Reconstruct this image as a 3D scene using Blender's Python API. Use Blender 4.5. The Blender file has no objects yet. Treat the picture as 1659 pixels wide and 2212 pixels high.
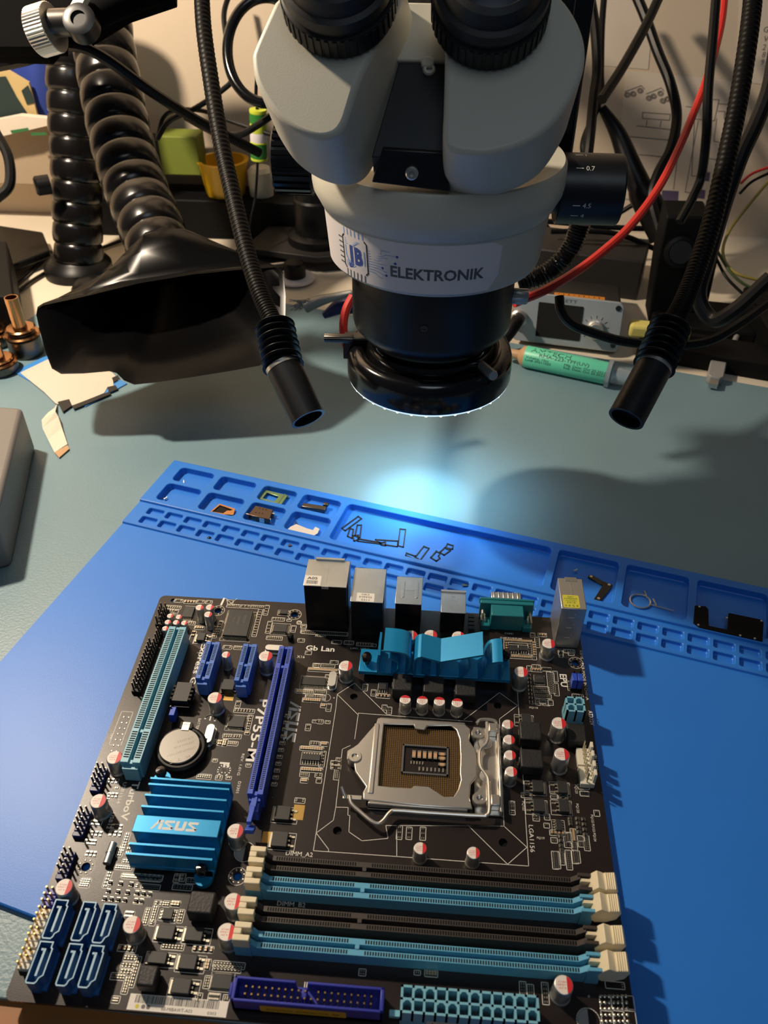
import bpy, bmesh, math, random
from mathutils import Vector as V
random.seed(7)
C = bpy.context.scene.collection
S = 0.001                                   # all lengths below are millimetres
PI = math.pi

# ---------------------------------------------------------------- camera
W, H, F = 1659, 2212, 1777.47
CW = V((154.2356, -331.1269, 357.7836))
R0 = V((0.99733785, 0.0726705, 0.00601718))
R1 = V((0.05127787, -0.64028234, -0.76642619))
R2 = V((-0.05184388, 0.7646944, -0.64230421))
cd = bpy.data.cameras.new('camera'); cam = bpy.data.objects.new('camera', cd); C.objects.link(cam)
from mathutils import Matrix
cam.matrix_world = Matrix(((R0.x, -R1.x, -R2.x, CW.x*S), (R0.y, -R1.y, -R2.y, CW.y*S), (R0.z, -R1.z, -R2.z, CW.z*S), (0, 0, 0, 1)))
cd.sensor_fit = 'VERTICAL'; cd.sensor_height = 36; cd.lens = F*36/H
cd.clip_start = 0.01; cd.clip_end = 20
cd.dof.use_dof = True; cd.dof.focus_distance = 0.45; cd.dof.aperture_fstop = 16
bpy.context.scene.camera = cam

# ---------------------------------------------------------------- light
sc = bpy.context.scene
sc.view_settings.view_transform = 'Standard'; sc.view_settings.look = 'None'
sc.view_settings.gamma = 1; sc.view_settings.exposure = 0.25; sc.view_settings.use_curve_mapping = False
wd = bpy.data.worlds.new('room'); sc.world = wd; wd.use_nodes = True
wd.node_tree.nodes['Background'].inputs[0].default_value = (0.55, 0.72, 1.0, 1)
wd.node_tree.nodes['Background'].inputs[1].default_value = 0.035

def light(name, kind, loc, energy, col, size=0.05, target=None, **kw):
    ld = bpy.data.lights.new(name, kind); ld.energy = energy; ld.color = col
    if kind == 'AREA': ld.shape = 'DISK'; ld.size = size
    else: ld.shadow_soft_size = size
    for k, v in kw.items(): setattr(ld, k, v)
    o = bpy.data.objects.new(name, ld); C.objects.link(o); o.location = V(loc)*S
    if target is not None:
        o.rotation_euler = (V(target)-V(loc)).to_track_quat('-Z', 'Y').to_euler()
    return o
light('desk_lamp_light', 'POINT', (-330, 215, 600), 21.0, (1.0, 0.83, 0.64), 0.022)
light('cool_fill', 'AREA', (250, -900, 1500), 2.2, (0.78, 0.90, 1.0), 0.7, (150, 100, 0))  # unseen cool fill, added behind the camera to lift the microscope front

# ---------------------------------------------------------------- pixel <-> place helpers (used to read positions off the photograph)
def ray(u, v):
    a, b = (u-W/2)/F, (v-H/2)/F
    return R0*a + R1*b + R2
def at(u, v, z=0):
    d = ray(u, v); return CW + d*((z-CW.z)/d.z)
def aty(u, v, y):
    d = ray(u, v); return CW + d*((y-CW.y)/d.y)
def dep(u, v, D): return CW + ray(u, v)*D
ZB = 6.6                                     # top of the circuit board
def B(u, v, h=0):
    p = at(u, v, ZB+h); return (p.x, -p.y)
def bw(x, y, z): return V((x, -y, ZB+z))     # board frame -> world

# ---------------------------------------------------------------- materials
def srgb(r, g, b):
    f = lambda c: (c/255/12.92) if c/255 <= 0.04045 else ((c/255+0.055)/1.055)**2.4
    return (f(r), f(g), f(b), 1)
MATS = {}
def mat(name, col, rough=0.5, metal=0.0, noise=0.0, nscale=200.0, bump=0.0, bscale=400.0, emit=None, es=0, alpha=1, trans=0, coat=0, spec=0.5, aniso=None):
    m = bpy.data.materials.new(name); m.use_nodes = True
    nt = m.node_tree; b = nt.nodes['Principled BSDF']
    b.inputs['Base Color'].default_value = col
    b.inputs['Roughness'].default_value = rough; b.inputs['Metallic'].default_value = metal
    b.inputs['Specular IOR Level'].default_value = spec
    b.inputs['Coat Weight'].default_value = coat
    if trans: b.inputs['Transmission Weight'].default_value = trans
    if emit: b.inputs['Emission Color'].default_value = emit; b.inputs['Emission Strength'].default_value = es
    tc = nt.nodes.new('ShaderNodeTexCoord')
    if noise:
        n = nt.nodes.new('ShaderNodeTexNoise'); n.inputs['Scale'].default_value = nscale; n.inputs['Detail'].default_value = 4
        mx = nt.nodes.new('ShaderNodeMix'); mx.data_type = 'RGBA'
        mx.inputs[6].default_value = tuple(min(1, c*(1-noise)) for c in col[:3])+(1,)
        mx.inputs[7].default_value = tuple(min(1, c*(1+noise)) for c in col[:3])+(1,)
        nt.links.new(tc.outputs['Object'], n.inputs['Vector']); nt.links.new(n.outputs['Fac'], mx.inputs[0])
        nt.links.new(mx.outputs[2], b.inputs['Base Color'])
    if bump:
        n2 = nt.nodes.new('ShaderNodeTexNoise'); n2.inputs['Scale'].default_value = bscale; n2.inputs['Detail'].default_value = 2
        if aniso:
            mp = nt.nodes.new('ShaderNodeMapping'); mp.inputs['Scale'].default_value = aniso
            nt.links.new(tc.outputs['Object'], mp.inputs['Vector']); nt.links.new(mp.outputs[0], n2.inputs['Vector'])
        else: nt.links.new(tc.outputs['Object'], n2.inputs['Vector'])
        bp = nt.nodes.new('ShaderNodeBump'); bp.inputs['Strength'].default_value = bump; bp.inputs['Distance'].default_value = 0.0005
        nt.links.new(n2.outputs['Fac'], bp.inputs['Height']); nt.links.new(bp.outputs[0], b.inputs['Normal'])
    MATS[name] = m; return m
mat('wall', srgb(214, 196, 172), 0.9, noise=0.05, nscale=6)
mat('desk', srgb(225, 212, 190), 0.55, noise=0.05, nscale=12)
mat('wood', srgb(150, 96, 44), 0.5, noise=0.25, nscale=30)
mat('esd', srgb(114, 142, 152), 0.42, noise=0.10, nscale=14, bump=0.35, bscale=620)
mat('esd_edge', srgb(30, 36, 40), 0.7)
mat('silicone', srgb(44, 122, 216), 0.42, noise=0.04, nscale=30, bump=0.08, bscale=2500, spec=0.4)
mat('sleeve', srgb(7, 7, 8), 0.45, spec=0.12)
mat('cell', srgb(116, 114, 110), 0.4, 0.8)
mat('pcb', srgb(35, 27, 25), 0.34, noise=0.2, nscale=60, bump=0.06, bscale=2500, spec=0.45)
mat('silk', srgb(228, 224, 212), 0.6)
mat('silk_grey', srgb(150, 150, 150), 0.6)
mat('solder', srgb(205, 198, 180), 0.36, 1)
mat('gold', srgb(214, 178, 108), 0.3, 1)
mat('alu', srgb(190, 188, 182), 0.36, 0.8, bump=0.05, bscale=900)
mat('steel', srgb(222, 216, 206), 0.33, 0.9, noise=0.08, nscale=80)
mat('tin', srgb(198, 200, 198), 0.4, 1, noise=0.15, nscale=120)
mat('gunmetal', srgb(100, 96, 92), 0.35, 1, noise=0.1)
mat('black', srgb(14, 14, 15), 0.38, spec=0.25)
mat('flat_black', srgb(8, 8, 9), 0.85, spec=0.05)
mat('black_matte', srgb(13, 13, 14), 0.6, spec=0.15)
mat('black_gloss', srgb(14, 14, 16), 0.16, spec=0.6)
mat('hose', srgb(17, 15, 14), 0.24, spec=0.45)
mat('nozzle_black', srgb(7, 7, 8), 0.25, spec=0.12)
mat('rubber', srgb(20, 20, 21), 0.5)
mat('void', srgb(5, 5, 6), 0.8)
mat('ic', srgb(42, 42, 42), 0.5, noise=0.08, nscale=300)
mat('ic_print', srgb(88, 86, 82), 0.6)
mat('choke', srgb(30, 29, 29), 0.55, bump=0.3, bscale=900)
mat('white_print', srgb(232, 222, 212), 0.5)
mat('red_print', srgb(205, 30, 38), 0.5)
mat('pci', srgb(122, 182, 202), 0.42)
mat('pcie', srgb(62, 92, 196), 0.4)
mat('pcie_small', srgb(66, 112, 196), 0.4)
mat('dimm_blue', srgb(96, 168, 200), 0.42)
mat('dimm_black', srgb(62, 55, 51), 0.45)
mat('cream', srgb(230, 216, 182), 0.5)
mat('ivory', srgb(222, 216, 196), 0.5)
mat('sata', srgb(46, 98, 158), 0.4)
mat('sata_rim', srgb(140, 180, 204), 0.4)
mat('ide', srgb(44, 52, 158), 0.4)
mat('heat', srgb(28, 140, 194), 0.33, 0.35, bump=0.03, bscale=4000)
mat('logo_silver', srgb(205, 208, 206), 0.4)
mat('teal_plastic', srgb(20, 112, 120), 0.4)
mat('blue_cap', srgb(40, 78, 190), 0.4)
mat('yellow_label', srgb(206, 196, 60), 0.6)
mat('gold_label', srgb(196, 164, 46), 0.6)
mat('paper_label', srgb(228, 222, 212), 0.6)
mat('ink', srgb(40, 38, 38), 0.7)
mat('ink_soft', srgb(120, 112, 110), 0.7)
mat('contacts', srgb(150, 112, 58), 0.35, 0.6)
mat('contact_bed', srgb(72, 52, 32), 0.5)
mat('tan', srgb(190, 150, 110), 0.5)
mat('green', srgb(40, 110, 60), 0.3)
mat('ms_paint', srgb(200, 196, 180), 0.42, bump=0.08, bscale=1800)
mat('ms_label', srgb(222, 216, 216), 0.45)
mat('ink_blue', srgb(40, 70, 150), 0.5)
mat('ink_lblue', srgb(130, 165, 215), 0.5)
mat('ink_grey', srgb(88, 88, 92), 0.5)
mat('anod', srgb(18, 19, 22), 0.38, spec=0.5)
mat('lens', srgb(12, 22, 48), 0.35, spec=0.4)
mat('led', srgb(255, 255, 255), 0.4, emit=(0.6, 0.85, 1, 1), es=0.8)
mat('led_bead', srgb(255, 255, 255), 0.4, emit=(0.85, 0.95, 1, 1), es=14)
mat('red_wire', srgb(205, 48, 42), 0.35)
mat('yellow_plastic', srgb(226, 176, 24), 0.35)
mat('olive', srgb(112, 124, 42), 0.7)
mat('green_tape', srgb(44, 122, 48), 0.45)
mat('lime', srgb(196, 208, 60), 0.45)
mat('grey_plastic', srgb(118, 114, 110), 0.45, noise=0.04)
mat('plug_grey', srgb(142, 142, 140), 0.5)
mat('dark_grey', srgb(44, 42, 41), 0.5, spec=0.3)
mat('navy', srgb(28, 38, 96), 0.4)
mat('cloth_blue', srgb(44, 66, 150), 0.8)
mat('orange_label', srgb(222, 138, 36), 0.4)
mat('brushed', srgb(186, 192, 196), 0.42, 0.5, bump=0.15, bscale=900, aniso=(0.1, 1, 1))
mat('flux_green', srgb(98, 206, 170), 0.4)
mat('flux_clear', srgb(190, 205, 215), 0.15, alpha=1, trans=0.6)
mat('sponge', srgb(214, 200, 110), 0.8)
mat('braid', srgb(150, 150, 148), 0.35, 0.8, bump=0.8, bscale=1600)
mat('copper', srgb(190, 140, 96), 0.22, 1)
mat('film', srgb(216, 200, 184), 0.55)
mat('film_blue', srgb(66, 140, 214), 0.4)
mat('greenish', srgb(120, 150, 110), 0.3, 0.7)
mat('brownmetal', srgb(96, 80, 70), 0.3, 0.8)
mat('page', srgb(222, 208, 190), 0.8)
mat('purple_ink', srgb(92, 80, 112), 0.8)
mat('cardboard', srgb(176, 156, 130), 0.8)
mat('wire_yellow', srgb(150, 134, 60), 0.4)
mat('wire_green', srgb(70, 86, 50), 0.4)
mat('skin_art', srgb(196, 170, 118), 0.7)
mat('art_dark', srgb(30, 48, 46), 0.7)

# ---------------------------------------------------------------- mesh builder
ORG = {}
_txt = {}
def text2d(s, bold=0.0):
    k = (s, bold)
    if k in _txt: return _txt[k]
    cu = bpy.data.curves.new('t', 'FONT'); cu.body = s; cu.resolution_u = 2; cu.offset = bold; cu.size = 1
    o = bpy.data.objects.new('t', cu); C.objects.link(o)
    bpy.context.view_layer.update()
    e = o.evaluated_get(bpy.context.evaluated_depsgraph_get()); me = e.to_mesh()
    vs = [(v.co.x, v.co.y) for v in me.vertices]; fs = [tuple(p.vertices) for p in me.polygons]
    e.to_mesh_clear(); bpy.data.objects.remove(o); bpy.data.curves.remove(cu)
    x0 = min(v[0] for v in vs); x1 = max(v[0] for v in vs)
    vs = [(x-x0, y) for x, y in vs]
    _txt[k] = (vs, fs, x1-x0); return _txt[k]

class MB:
    def __init__(s): s.v = []; s.f = []; s.m = []; s.s = []
    def add(s, vs, fs, m=0, sm=False):
        b = len(s.v); s.v += [V(x) for x in vs]
        for f in fs: s.f.append([b+i for i in f]); s.m.append(m); s.s.append(sm)
        return s
    def box(s, x0, x1, y0, y1, z0, z1, m=0):
        vs = [(x, y, z) for z in (z0, z1) for y in (y0, y1) for x in (x0, x1)]
        return s.add(vs, [(0, 2, 3, 1), (4, 5, 7, 6), (0, 1, 5, 4), (2, 6, 7, 3), (0, 4, 6, 2), (1, 3, 7, 5)], m)
    def bb(s, x0, x1, y0, y1, z0, z1, m=0): return s.box(x0, x1, -y1, -y0, ZB+z0, ZB+z1, m)
    def obox(s, c, a, b, d, m=0):            # centre and three half-axis vectors
        c, a, b, d = map(V, (c, a, b, d))
        vs = [c+a*i+b*j+d*k for k in (-1, 1) for j in (-1, 1) for i in (-1, 1)]
        return s.add(vs, [(0, 2, 3, 1), (4, 5, 7, 6), (0, 1, 5, 4), (2, 6, 7, 3), (0, 4, 6, 2), (1, 3, 7, 5)], m)
    def prism(s, pts, vec, m=0, sm=False, pts2=None):
        n = len(pts); a = [V(p) for p in pts]; b = [V(p) for p in pts2] if pts2 else [p+V(vec) for p in a]
        s.add(a+b, [tuple(range(n)), tuple(range(2*n-1, n-1, -1))], m)
        k = len(s.v)-2*n
        for i in range(n): s.f.append([k+i, k+(i+1) % n, k+n+(i+1) % n, k+n+i]); s.m.append(m); s.s.append(sm)
        return s
    def poly(s, pts, m=0): return s.add(pts, [tuple(range(len(pts)))], m)
    def grid(s, rows, m=0, sm=True, closed=False):
        nr = len(rows); nc = len(rows[0]); vs = [p for r in rows for p in r]; fs = []
        for i in range(nr-1):
            for j in range(nc if closed else nc-1): fs.append((i*nc+j, i*nc+(j+1) % nc, (i+1)*nc+(j+1) % nc, (i+1)*nc+j))
        return s.add(vs, fs, m, sm)
    def lathe(s, prof, o=(0, 0, 0), ax=(0, 0, 1), n=32, m=0, sm=True, ribs=0, rd=0.0, cap=True):
        o = V(o); ax = V(ax).normalized(); t = ax.orthogonal().normalized()
        if abs(ax.z) > 0.999: t = V((1, 0, 0))
        b = ax.cross(t); rows = []
        for r, z in prof:
            row = []
            for k in range(n):
                a = 2*PI*k/n; rr = r*(1-rd*(k % 2)) if (ribs and r > ribs) else r
                row.append(o+ax*z+(t*math.cos(a)+b*math.sin(a))*rr)
            rows.append(row)
        s.grid(rows, m, sm, True)
        if cap and prof[0][0] > 0.01: s.poly(rows[0], m)
        if cap and prof[-1][0] > 0.01: s.poly(rows[-1], m)
        return s
    def cyl(s, p0, p1, r0, r1=None, n=20, m=0):
        p0, p1 = V(p0), V(p1); r1 = r0 if r1 is None else r1
        return s.lathe([(r0, 0), (r1, (p1-p0).length)], p0, p1-p0, n, m)
    def tube(s, pts, r, n=8, m=0, sub=5, cap=True, rf=None):
        P = [V(p) for p in pts]; Q = []
        for i in range(len(P)-1):
            a = P[i-1] if i else P[0]*2-P[1]; b, c = P[i], P[i+1]; d = P[i+2] if i+2 < len(P) else P[-1]*2-P[-2]
            for k in range(sub):
                t = k/sub; Q.append(0.5*((2*b)+(c-a)*t+(2*a-5*b+4*c-d)*t*t+(3*b-a-3*c+d)*t**3))
        Q.append(P[-1]); up = None; rows = []
        for i, q in enumerate(Q):
            d = (Q[min(i+1, len(Q)-1)]-Q[max(i-1, 0)]).normalized()
            if up is None: up = d.orthogonal().normalized()
            up = (up-d*up.dot(d)).normalized(); w = d.cross(up)
            rr = rf(i/(len(Q)-1)) if rf else r
            rows.append([q+(up*math.cos(2*PI*k/n)+w*math.sin(2*PI*k/n))*rr for k in range(n)])
        s.grid(rows, m, True, True)
        if cap: s.poly(rows[0], m); s.poly(rows[-1], m)
        return s
    def sph(s, o, r, n=12, m=0, sz=1):
        return s.lathe([(max(0.001, r*math.sin(PI*k/n)), -r*sz*math.cos(PI*k/n)) for k in range(n+1)], o, n=n*2, m=m)
    def text(s, t, o, xd, yd, h, m=0, w=None, bold=0.0, fn=None):
        vs, fs, wd_ = text2d(t, bold); k = h/0.7; kx = (w/wd_) if w else k
        if fn: return s.add([fn(x*kx, y*k) for x, y in vs], fs, m)
        o, xd, yd = V(o), V(xd), V(yd)
        return s.add([o+xd*(x*kx)+yd*(y*k) for x, y in vs], fs, m)
    def stroke(s, pts, w, fn, m=0, closed=False):
        P = [V((p[0], p[1])) for p in pts]; n = len(P)
        if closed: P.append(P[0]); n += 1
        for i in range(n-1):
            a, b = P[i], P[i+1]; d = (b-a)
            if d.length < 1e-6: continue
            d.normalize(); nn = V((-d.y, d.x))*w/2; e = d*w/2*0.9
            s.add([fn(*(a-e+nn)), fn(*(b+e+nn)), fn(*(b+e-nn)), fn(*(a-e-nn))], [(0, 1, 2, 3)], m)
        return s
    def build(s, name, mats, parent=None, loc=None, bevel=0, seg=2, weld=False, sharp=35):
        root = parent
        while root is not None and root.parent is not None: root = root.parent
        o0 = V(ORG[root.name]) if root is not None else V(loc if loc is not None else (0, 0, 0))
        me = bpy.data.meshes.new(name)
        me.from_pydata([(v-o0)*S for v in s.v], [], s.f)
        for m_ in (mats if isinstance(mats, (list, tuple)) else [mats]): me.materials.append(MATS[m_])
        bm = bmesh.new(); bm.from_mesh(me)
        for i, f in enumerate(bm.faces): f.material_index = s.m[i]; f.smooth = s.s[i]
        if weld: bmesh.ops.remove_doubles(bm, verts=bm.verts, dist=1e-6)
        bmesh.ops.recalc_face_normals(bm, faces=bm.faces)
        bm.to_mesh(me); bm.free()
        if any(s.s):
            try: me.set_sharp_from_angle(angle=math.radians(sharp))
            except Exception: pass
        o = bpy.data.objects.new(name, me); C.objects.link(o); o.parent = parent
        if parent is None: o.location = o0*S; ORG[o.name] = o0
        if bevel:
            md = o.modifiers.new('soft edges', 'BEVEL'); md.width = bevel*S; md.segments = seg; md.limit_method = 'ANGLE'; md.angle_limit = math.radians(38)
            for p in me.polygons: p.use_smooth = True
            try: me.set_sharp_from_angle(angle=math.radians(60))
            except Exception: pass
            md.harden_normals = False
        return o

def tag(o, label, cat, group=None):
    o['label'] = label; o['category'] = cat
    if group: o['group'] = group
    return o
def thing(name, label, cat, loc, group=None):
    o = bpy.data.objects.new(name, None); C.objects.link(o); o.location = V(loc)*S; o.empty_display_size = 0.01
    ORG[o.name] = V(loc); return tag(o, label, cat, group)
def solo(mb, name, mats, loc, label, cat, group=None, **kw):
    return tag(mb.build(name, mats, None, loc, **kw), label, cat, group)
def struct(mb, name, mats, loc=(0, 0, 0), **kw):
    o = mb.build(name, mats, None, loc, **kw); o['kind'] = 'structure'; return o
def rrect(x0, x1, y0, y1, r, k=4):
    out = []
    for cx, cy, a0 in ((x1-r, y1-r, 0), (x0+r, y1-r, 90), (x0+r, y0+r, 180), (x1-r, y0+r, 270)):
        for i in range(k+1):
            a = math.radians(a0+90*i/k); out.append((cx+r*math.cos(a), cy+r*math.sin(a)))
    return out

# ================================================================ SETTING
struct(MB().box(-1100, 1500, 620, 640, -400, 1100), 'wall_back', 'wall')
struct(MB().box(-1150, 1550, -1500, 1200, -760, -742), 'floor', 'wood')
def slab(pts, z0, z1, m=0): return MB().prism([(x, y, z0) for x, y in pts], (0, 0, z1-z0), m)
e1, e2 = V((0.962, -0.273)), V((-0.273, -0.962))
def ep(a, b): p = V((-195, 459))+e1*a+e2*b; return (p.x, p.y)
tb = MB().prism([(-1100, 620, -3), (1500, 620, -3), (1500, -120, -3), (-1100, -120, -3)], (0, 0, -27))
tb.box(-1100, 1500, -262, -120, -31, -3, 1)
table = thing('workbench', 'pale workbench top with a wooden front edge under the teal mat', 'table', (0, 0, -742))
tb.build('bench_top', ['desk', 'wood'], table)
for lx in (-1000, 1400):
    for ly in (-200, 560): MB().box(lx-25, lx+25, ly-25, ly+25, -742, -30).build('leg', 'wood', table)
em = MB()
em.prism([(*ep(x, y), -3) for x, y in [(0, 695), (0, 22), (1.7, 13), (6, 6), (13, 1.7), (22, 0), (1200, 0)]]+[(900, -232, -3)], (0, 0, 3))
solo(em, 'desk_mat', ['esd', 'esd_edge'], (300, 100, -3), 'large teal antistatic mat covering the workbench under everything', 'desk mat', bevel=0.6)

# ---------------------------------------------------------------- blue silicone tray mat
s1, s2 = V((math.cos(math.radians(-14.2)), math.sin(math.radians(-14.2)))), V((math.sin(math.radians(-14.2)), -math.cos(math.radians(-14.2))))
def sp(a, b, z=0): p = V((-28, 134))+s1*a+s2*b; return V((p.x, p.y, z))
def su(u, v, z=2.2):                          # pixel -> tray mat frame
    p = at(u, v, z); d = V((p.x+28, p.y-134)); return (d.dot(s1), d.dot(s2))
sm = MB()
def pocket(o, i, r, zt, zf):
    k = 4; L = rrect(i[0], i[1], i[2], i[3], r, k); n = len(L)
    oc = [(o[1], o[3]), (o[0], o[3]), (o[0], o[2]), (o[1], o[2])]
    e = 0.5; lip = [sp(x, y, zt) for x, y in L]
    cx, cy = (i[0]+i[1])/2, (i[2]+i[3])/2
    def ins(d, z, rr): return [sp(x, y, z) for x, y in rrect(i[0]+d, i[1]-d, i[2]+d, i[3]-d, max(rr, .4), k)]
    rings = [lip, ins(0.35, zt-0.35, r), ins(0.7, zf+0.5, r-0.3), ins(1.2, zf, r-0.5)]
    vs = [sp(*c, zt) for c in oc]+[p for g in rings for p in g]; fs = []
    for j in range(n):
        c = j//(k+1); j2 = (j+1) % n; c2 = j2//(k+1)
        fs.append((4+j, 4+j2, c) if c == c2 else (4+j, 4+j2, c2, c))
        for q in range(3): a = 4+q*n; fs.append((a+j, a+j2, a+n+j2, a+n+j))
    fs.append(tuple(4+3*n+j for j in range(n)))
    sm.add(vs, fs, 0, False)
zt, zl = 6.3, 4.6
us = [0.0, 38, 71, 101]; big = []
cols = [(0, 38.3, 9, 36), (38.3, 71, 40.5, 68.5), (71, 101, 73.5, 99), (101, 133, 103, 131)]
for a0, a1, b0, b1 in cols:
    pocket((a0, a1, 1.5, 23.3), (b0, b1, 6, 22), 3, zt, 1.6); pocket((a0, a1, 23.3, 47), (b0, b1, 25, 44), 3, zt, 1.6)
for a0, a1, b0, b1 in ((133, 275, 134.8, 273), (275, 317, 277, 315), (317, 359, 319, 357), (359, 405, 361, 402), (405, 449, 407, 445)):
    pocket((a0, a1, 1.5, 47), (b0, b1, 6, 44), 3.2, zt, 1.6)
for k in range(31):
    x = 9.6+13.93*k; a0 = x-0.9 if k else 0; a1 = x+13.03 if k < 30 else 449
    pocket((a0, a1, 48.6, 59), (x, x+12.1, 51.2, 58), 1.3, zl, 2.0); pocket((a0, a1, 59, 69), (x, x+12.1, 60.2, 67.4), 1.3, zl, 2.0)
def strip(b0, z0, b1, z1):
    sm.add([sp(0, b0, z0), sp(449, b0, z0), sp(449, b1, z1), sp(0, b1, z1)], [(0, 1, 2, 3)], 0)
strip(0, 4.8, 0.5, 5.9); strip(0.5, 5.9, 1.5, zt); strip(0, 0, 0, 4.8); strip(47, zt, 47.6, zt-0.3); strip(47.6, zt-0.3, 48.1, zl); strip(48.1, zl, 48.6, zl)
strip(69, zl, 69.7, zl-0.4); strip(69.7, zl-0.4, 70.2, 3); strip(70.2, 3, 303, 3); strip(303, 3, 303.6, 2.5); strip(303.6, 2.5, 303.6, 0)
for a in (0, 449):
    sm.add([sp(a, 0, 0), sp(a, 0, 4.8), sp(a, 1.5, zt), sp(a, 47, zt), sp(a, 48.1, zl), sp(a, 69, zl), sp(a, 70.2, 3), sp(a, 303, 3), sp(a, 303.6, 0)], [tuple(range(9))], 0)
sm.add([sp(0, 0, 0), sp(449, 0, 0), sp(449, 303.6, 0), sp(0, 303.6, 0)], [(0, 1, 2, 3)], 0)
solo(sm, 'silicone_work_mat', 'silicone', (180, -60, 0), 'bright blue silicone repair mat with rows of moulded parts trays', 'work mat', weld=True)

# ================================================================ MOTHERBOARD
MBD = thing('motherboard', 'black circuit board with blue slots and metal processor socket lying on the blue mat', 'motherboard', (122, -108, 5))
bd = MB()
YB = 219.0
hl = [(81.0, 9.2, 2.0, 3.9), (239.6, 32.6, 2.0, 3.9), (80.4, 163.8, 2.0, 3.9), (13.3, 164.6, 2.0, 3.9), (36.2, 9.6, 2.0, 3.9), (8.3, 3.6, 1.5, 0)]
hcx, hcy = 158.6, 102.0
hs = [(hcx+sx*37.5, hcy+sy*37.5) for sx in (-1, 1) for sy in (-1, 1)]
# board outline with real holes cut through
def board_plate():
    bm = bmesh.new()
    ol = [(x, y) for x, y in rrect(0, 244, 0, YB, 3.2)]
    loops = [ol]+[[(cx+r*math.cos(2*PI*k/20), cy+r*math.sin(2*PI*k/20)) for k in range(20)] for cx, cy, r in [(h[0], h[1], h[2]) for h in hl]+[(x, y, 2.0) for x, y in hs]]
    es = []
    for lp in loops:
        vs = [bm.verts.new(bw(x, y, 0)) for x, y in lp]
        es += [bm.edges.new((vs[i], vs[(i+1) % len(vs)])) for i in range(len(vs))]
    bmesh.ops.triangle_fill(bm, edges=es, use_beauty=True, normal=(0, 0, 1))
    bm.verts.index_update()
    m = MB(); top = [v.co.copy() for v in bm.verts]; fs = [tuple(v.index for v in f.verts) for f in bm.faces]
    m.add(top, fs); m.add([p-V((0, 0, 1.6)) for p in top], fs)
    for lp in loops:
        n = len(lp)
        m.add([bw(x, y, 0) for x, y in lp]+[bw(x, y, -1.6) for x, y in lp], [(i, (i+1) % n, n+(i+1) % n, n+i) for i in range(n)])
    bm.free(); return m
board_plate().build('circuit_board', 'pcb', MBD, weld=True)
bt = MB()
for k in range(140):
    x, y = random.uniform(4, 240), random.uniform(4, 212); bt.bb(x-.3, x+.3, y-.3, y+.3, -3.4, -1.6)
bt.build('solder_side', 'solder', MBD)['kind'] = 'stuff'
MB().bb(116, 201, 60, 144, -3.55, -1.9).build('shade_back_plate', 'black_matte', MBD)  # oversized socket backplate; its black stands in for shade in the cooler holes

# ---- silkscreen
sk = MB()
def SB(x, y, z=0.03): return bw(x, y, z)
def line(px, w=0.25, closed=False, dest=None): (dest or sk).stroke([B(*p) for p in px], w, SB, 0, closed)
def rectl(x0, x1, y0, y1, w=0.22): sk.stroke([(x0, y0), (x1, y0), (x1, y1), (x0, y1)], w, SB, 0, True)
def circ(x, y, r, w=0.3, n=28): sk.stroke([(x+r*math.cos(2*PI*k/n), y+r*math.sin(2*PI*k/n)) for k in range(n)], w, SB, 0, True)
def txt(s, x, y, h, rot=0, bold=0.0, w=None, dest=None):     # rot 0 reads left to right, 90 reads towards the camera
    a = math.radians(rot); xd = V((math.cos(a), -math.sin(a), 0)); yd = V((math.sin(a), math.cos(a), 0))
    (dest or sk).text(s, bw(x, y, 0.035), xd, yd, h, 0, w, bold)
T = lambda x, y: (600+x/3.19, 1380+y/3.19)
CC = lambda x, y: (980+x/3.95, 1400+y/3.95)
line([T(530, 305), T(410, 382), T(555, 525)]); line([T(530, 305), T(750, 520)])
line([T(410, 382), T(400, 480), T(245, 1460), T(820, 1500)]); line([T(820, 1285), T(820, 1500)]); line([T(820, 1500), CC(640, 1860), CC(545, 380)])
line([T(555, 515), T(530, 690)]); line([T(555, 512), T(1340, 570)])
line([T(500, 735), T(445, 760), T(400, 1160), T(485, 1162), T(483, 1215), T(497, 1218), T(490, 1330), T(580, 1392), T(760, 1375), T(745, 1290)])
line([T(400, 1160), T(383, 1250), T(265, 1338), T(350, 1450), T(350, 1465)])
line([T(745, 1286), T(1560, 1290)]); line([T(620, 1170), T(1550, 1225)])
line([CC(90, 610), CC(390, 380), CC(545, 490), CC(390, 605), CC(430, 1520), CC(625, 1700), CC(460, 1845), CC(120, 1510)])
line([CC(0, 1515), CC(430, 1520)])
for cx, cy, r, ro in hl:
    if ro: circ(cx, cy, ro, 0.3)
circ(81.2, 152.6, 4.6); circ(226, 203.3+6, 4.5); circ(106.7, 66.3, 2.3)
def logo(mb, fn, w, h, m=0):
    """four slanted block letters in a box w x h"""
    def g(x, y): return fn(x*w+y*0.10*h, y*h)
    def q(*p): mb.add([g(*c) for c in p], [tuple(range(len(p)))], m)
    def bar(x0, x1, y0, y1): q((x0, y0), (x1, y0), (x1, y1), (x0, y1))
    q((0.0, 0), (0.055, 0), (0.15, 0.74), (0.16, 1), (0.115, 1)); bar(0.13, 0.235, 0.74, 1); bar(0.165, 0.235, 0, 0.70)
    for s0 in (0.255, 0.765):
        q((s0, .78), (s0+.02, 1), (s0+.225, 1), (s0+.225, .74), (s0+.07, .74), (s0+.07, .70), (s0+.015, .66)); q((s0+.01, .66), (s0+.075, .70), (s0+.225, .30), (s0+.21, .10), (s0+.15, .30))
        q((s0-.005, 0), (s0+.19, 0), (s0+.222, .12), (s0+.225, .30), (s0-.005, .26))
    q((0.51, .12), (0.54, 0), (0.70, 0), (0.735, .12), (0.735, 1), (0.665, 1), (0.665, .28), (0.58, .28), (0.58, 1), (0.51, 1))
lg = MB()
a0 = B(632, 1513); a1 = B(616, 1603)
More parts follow.
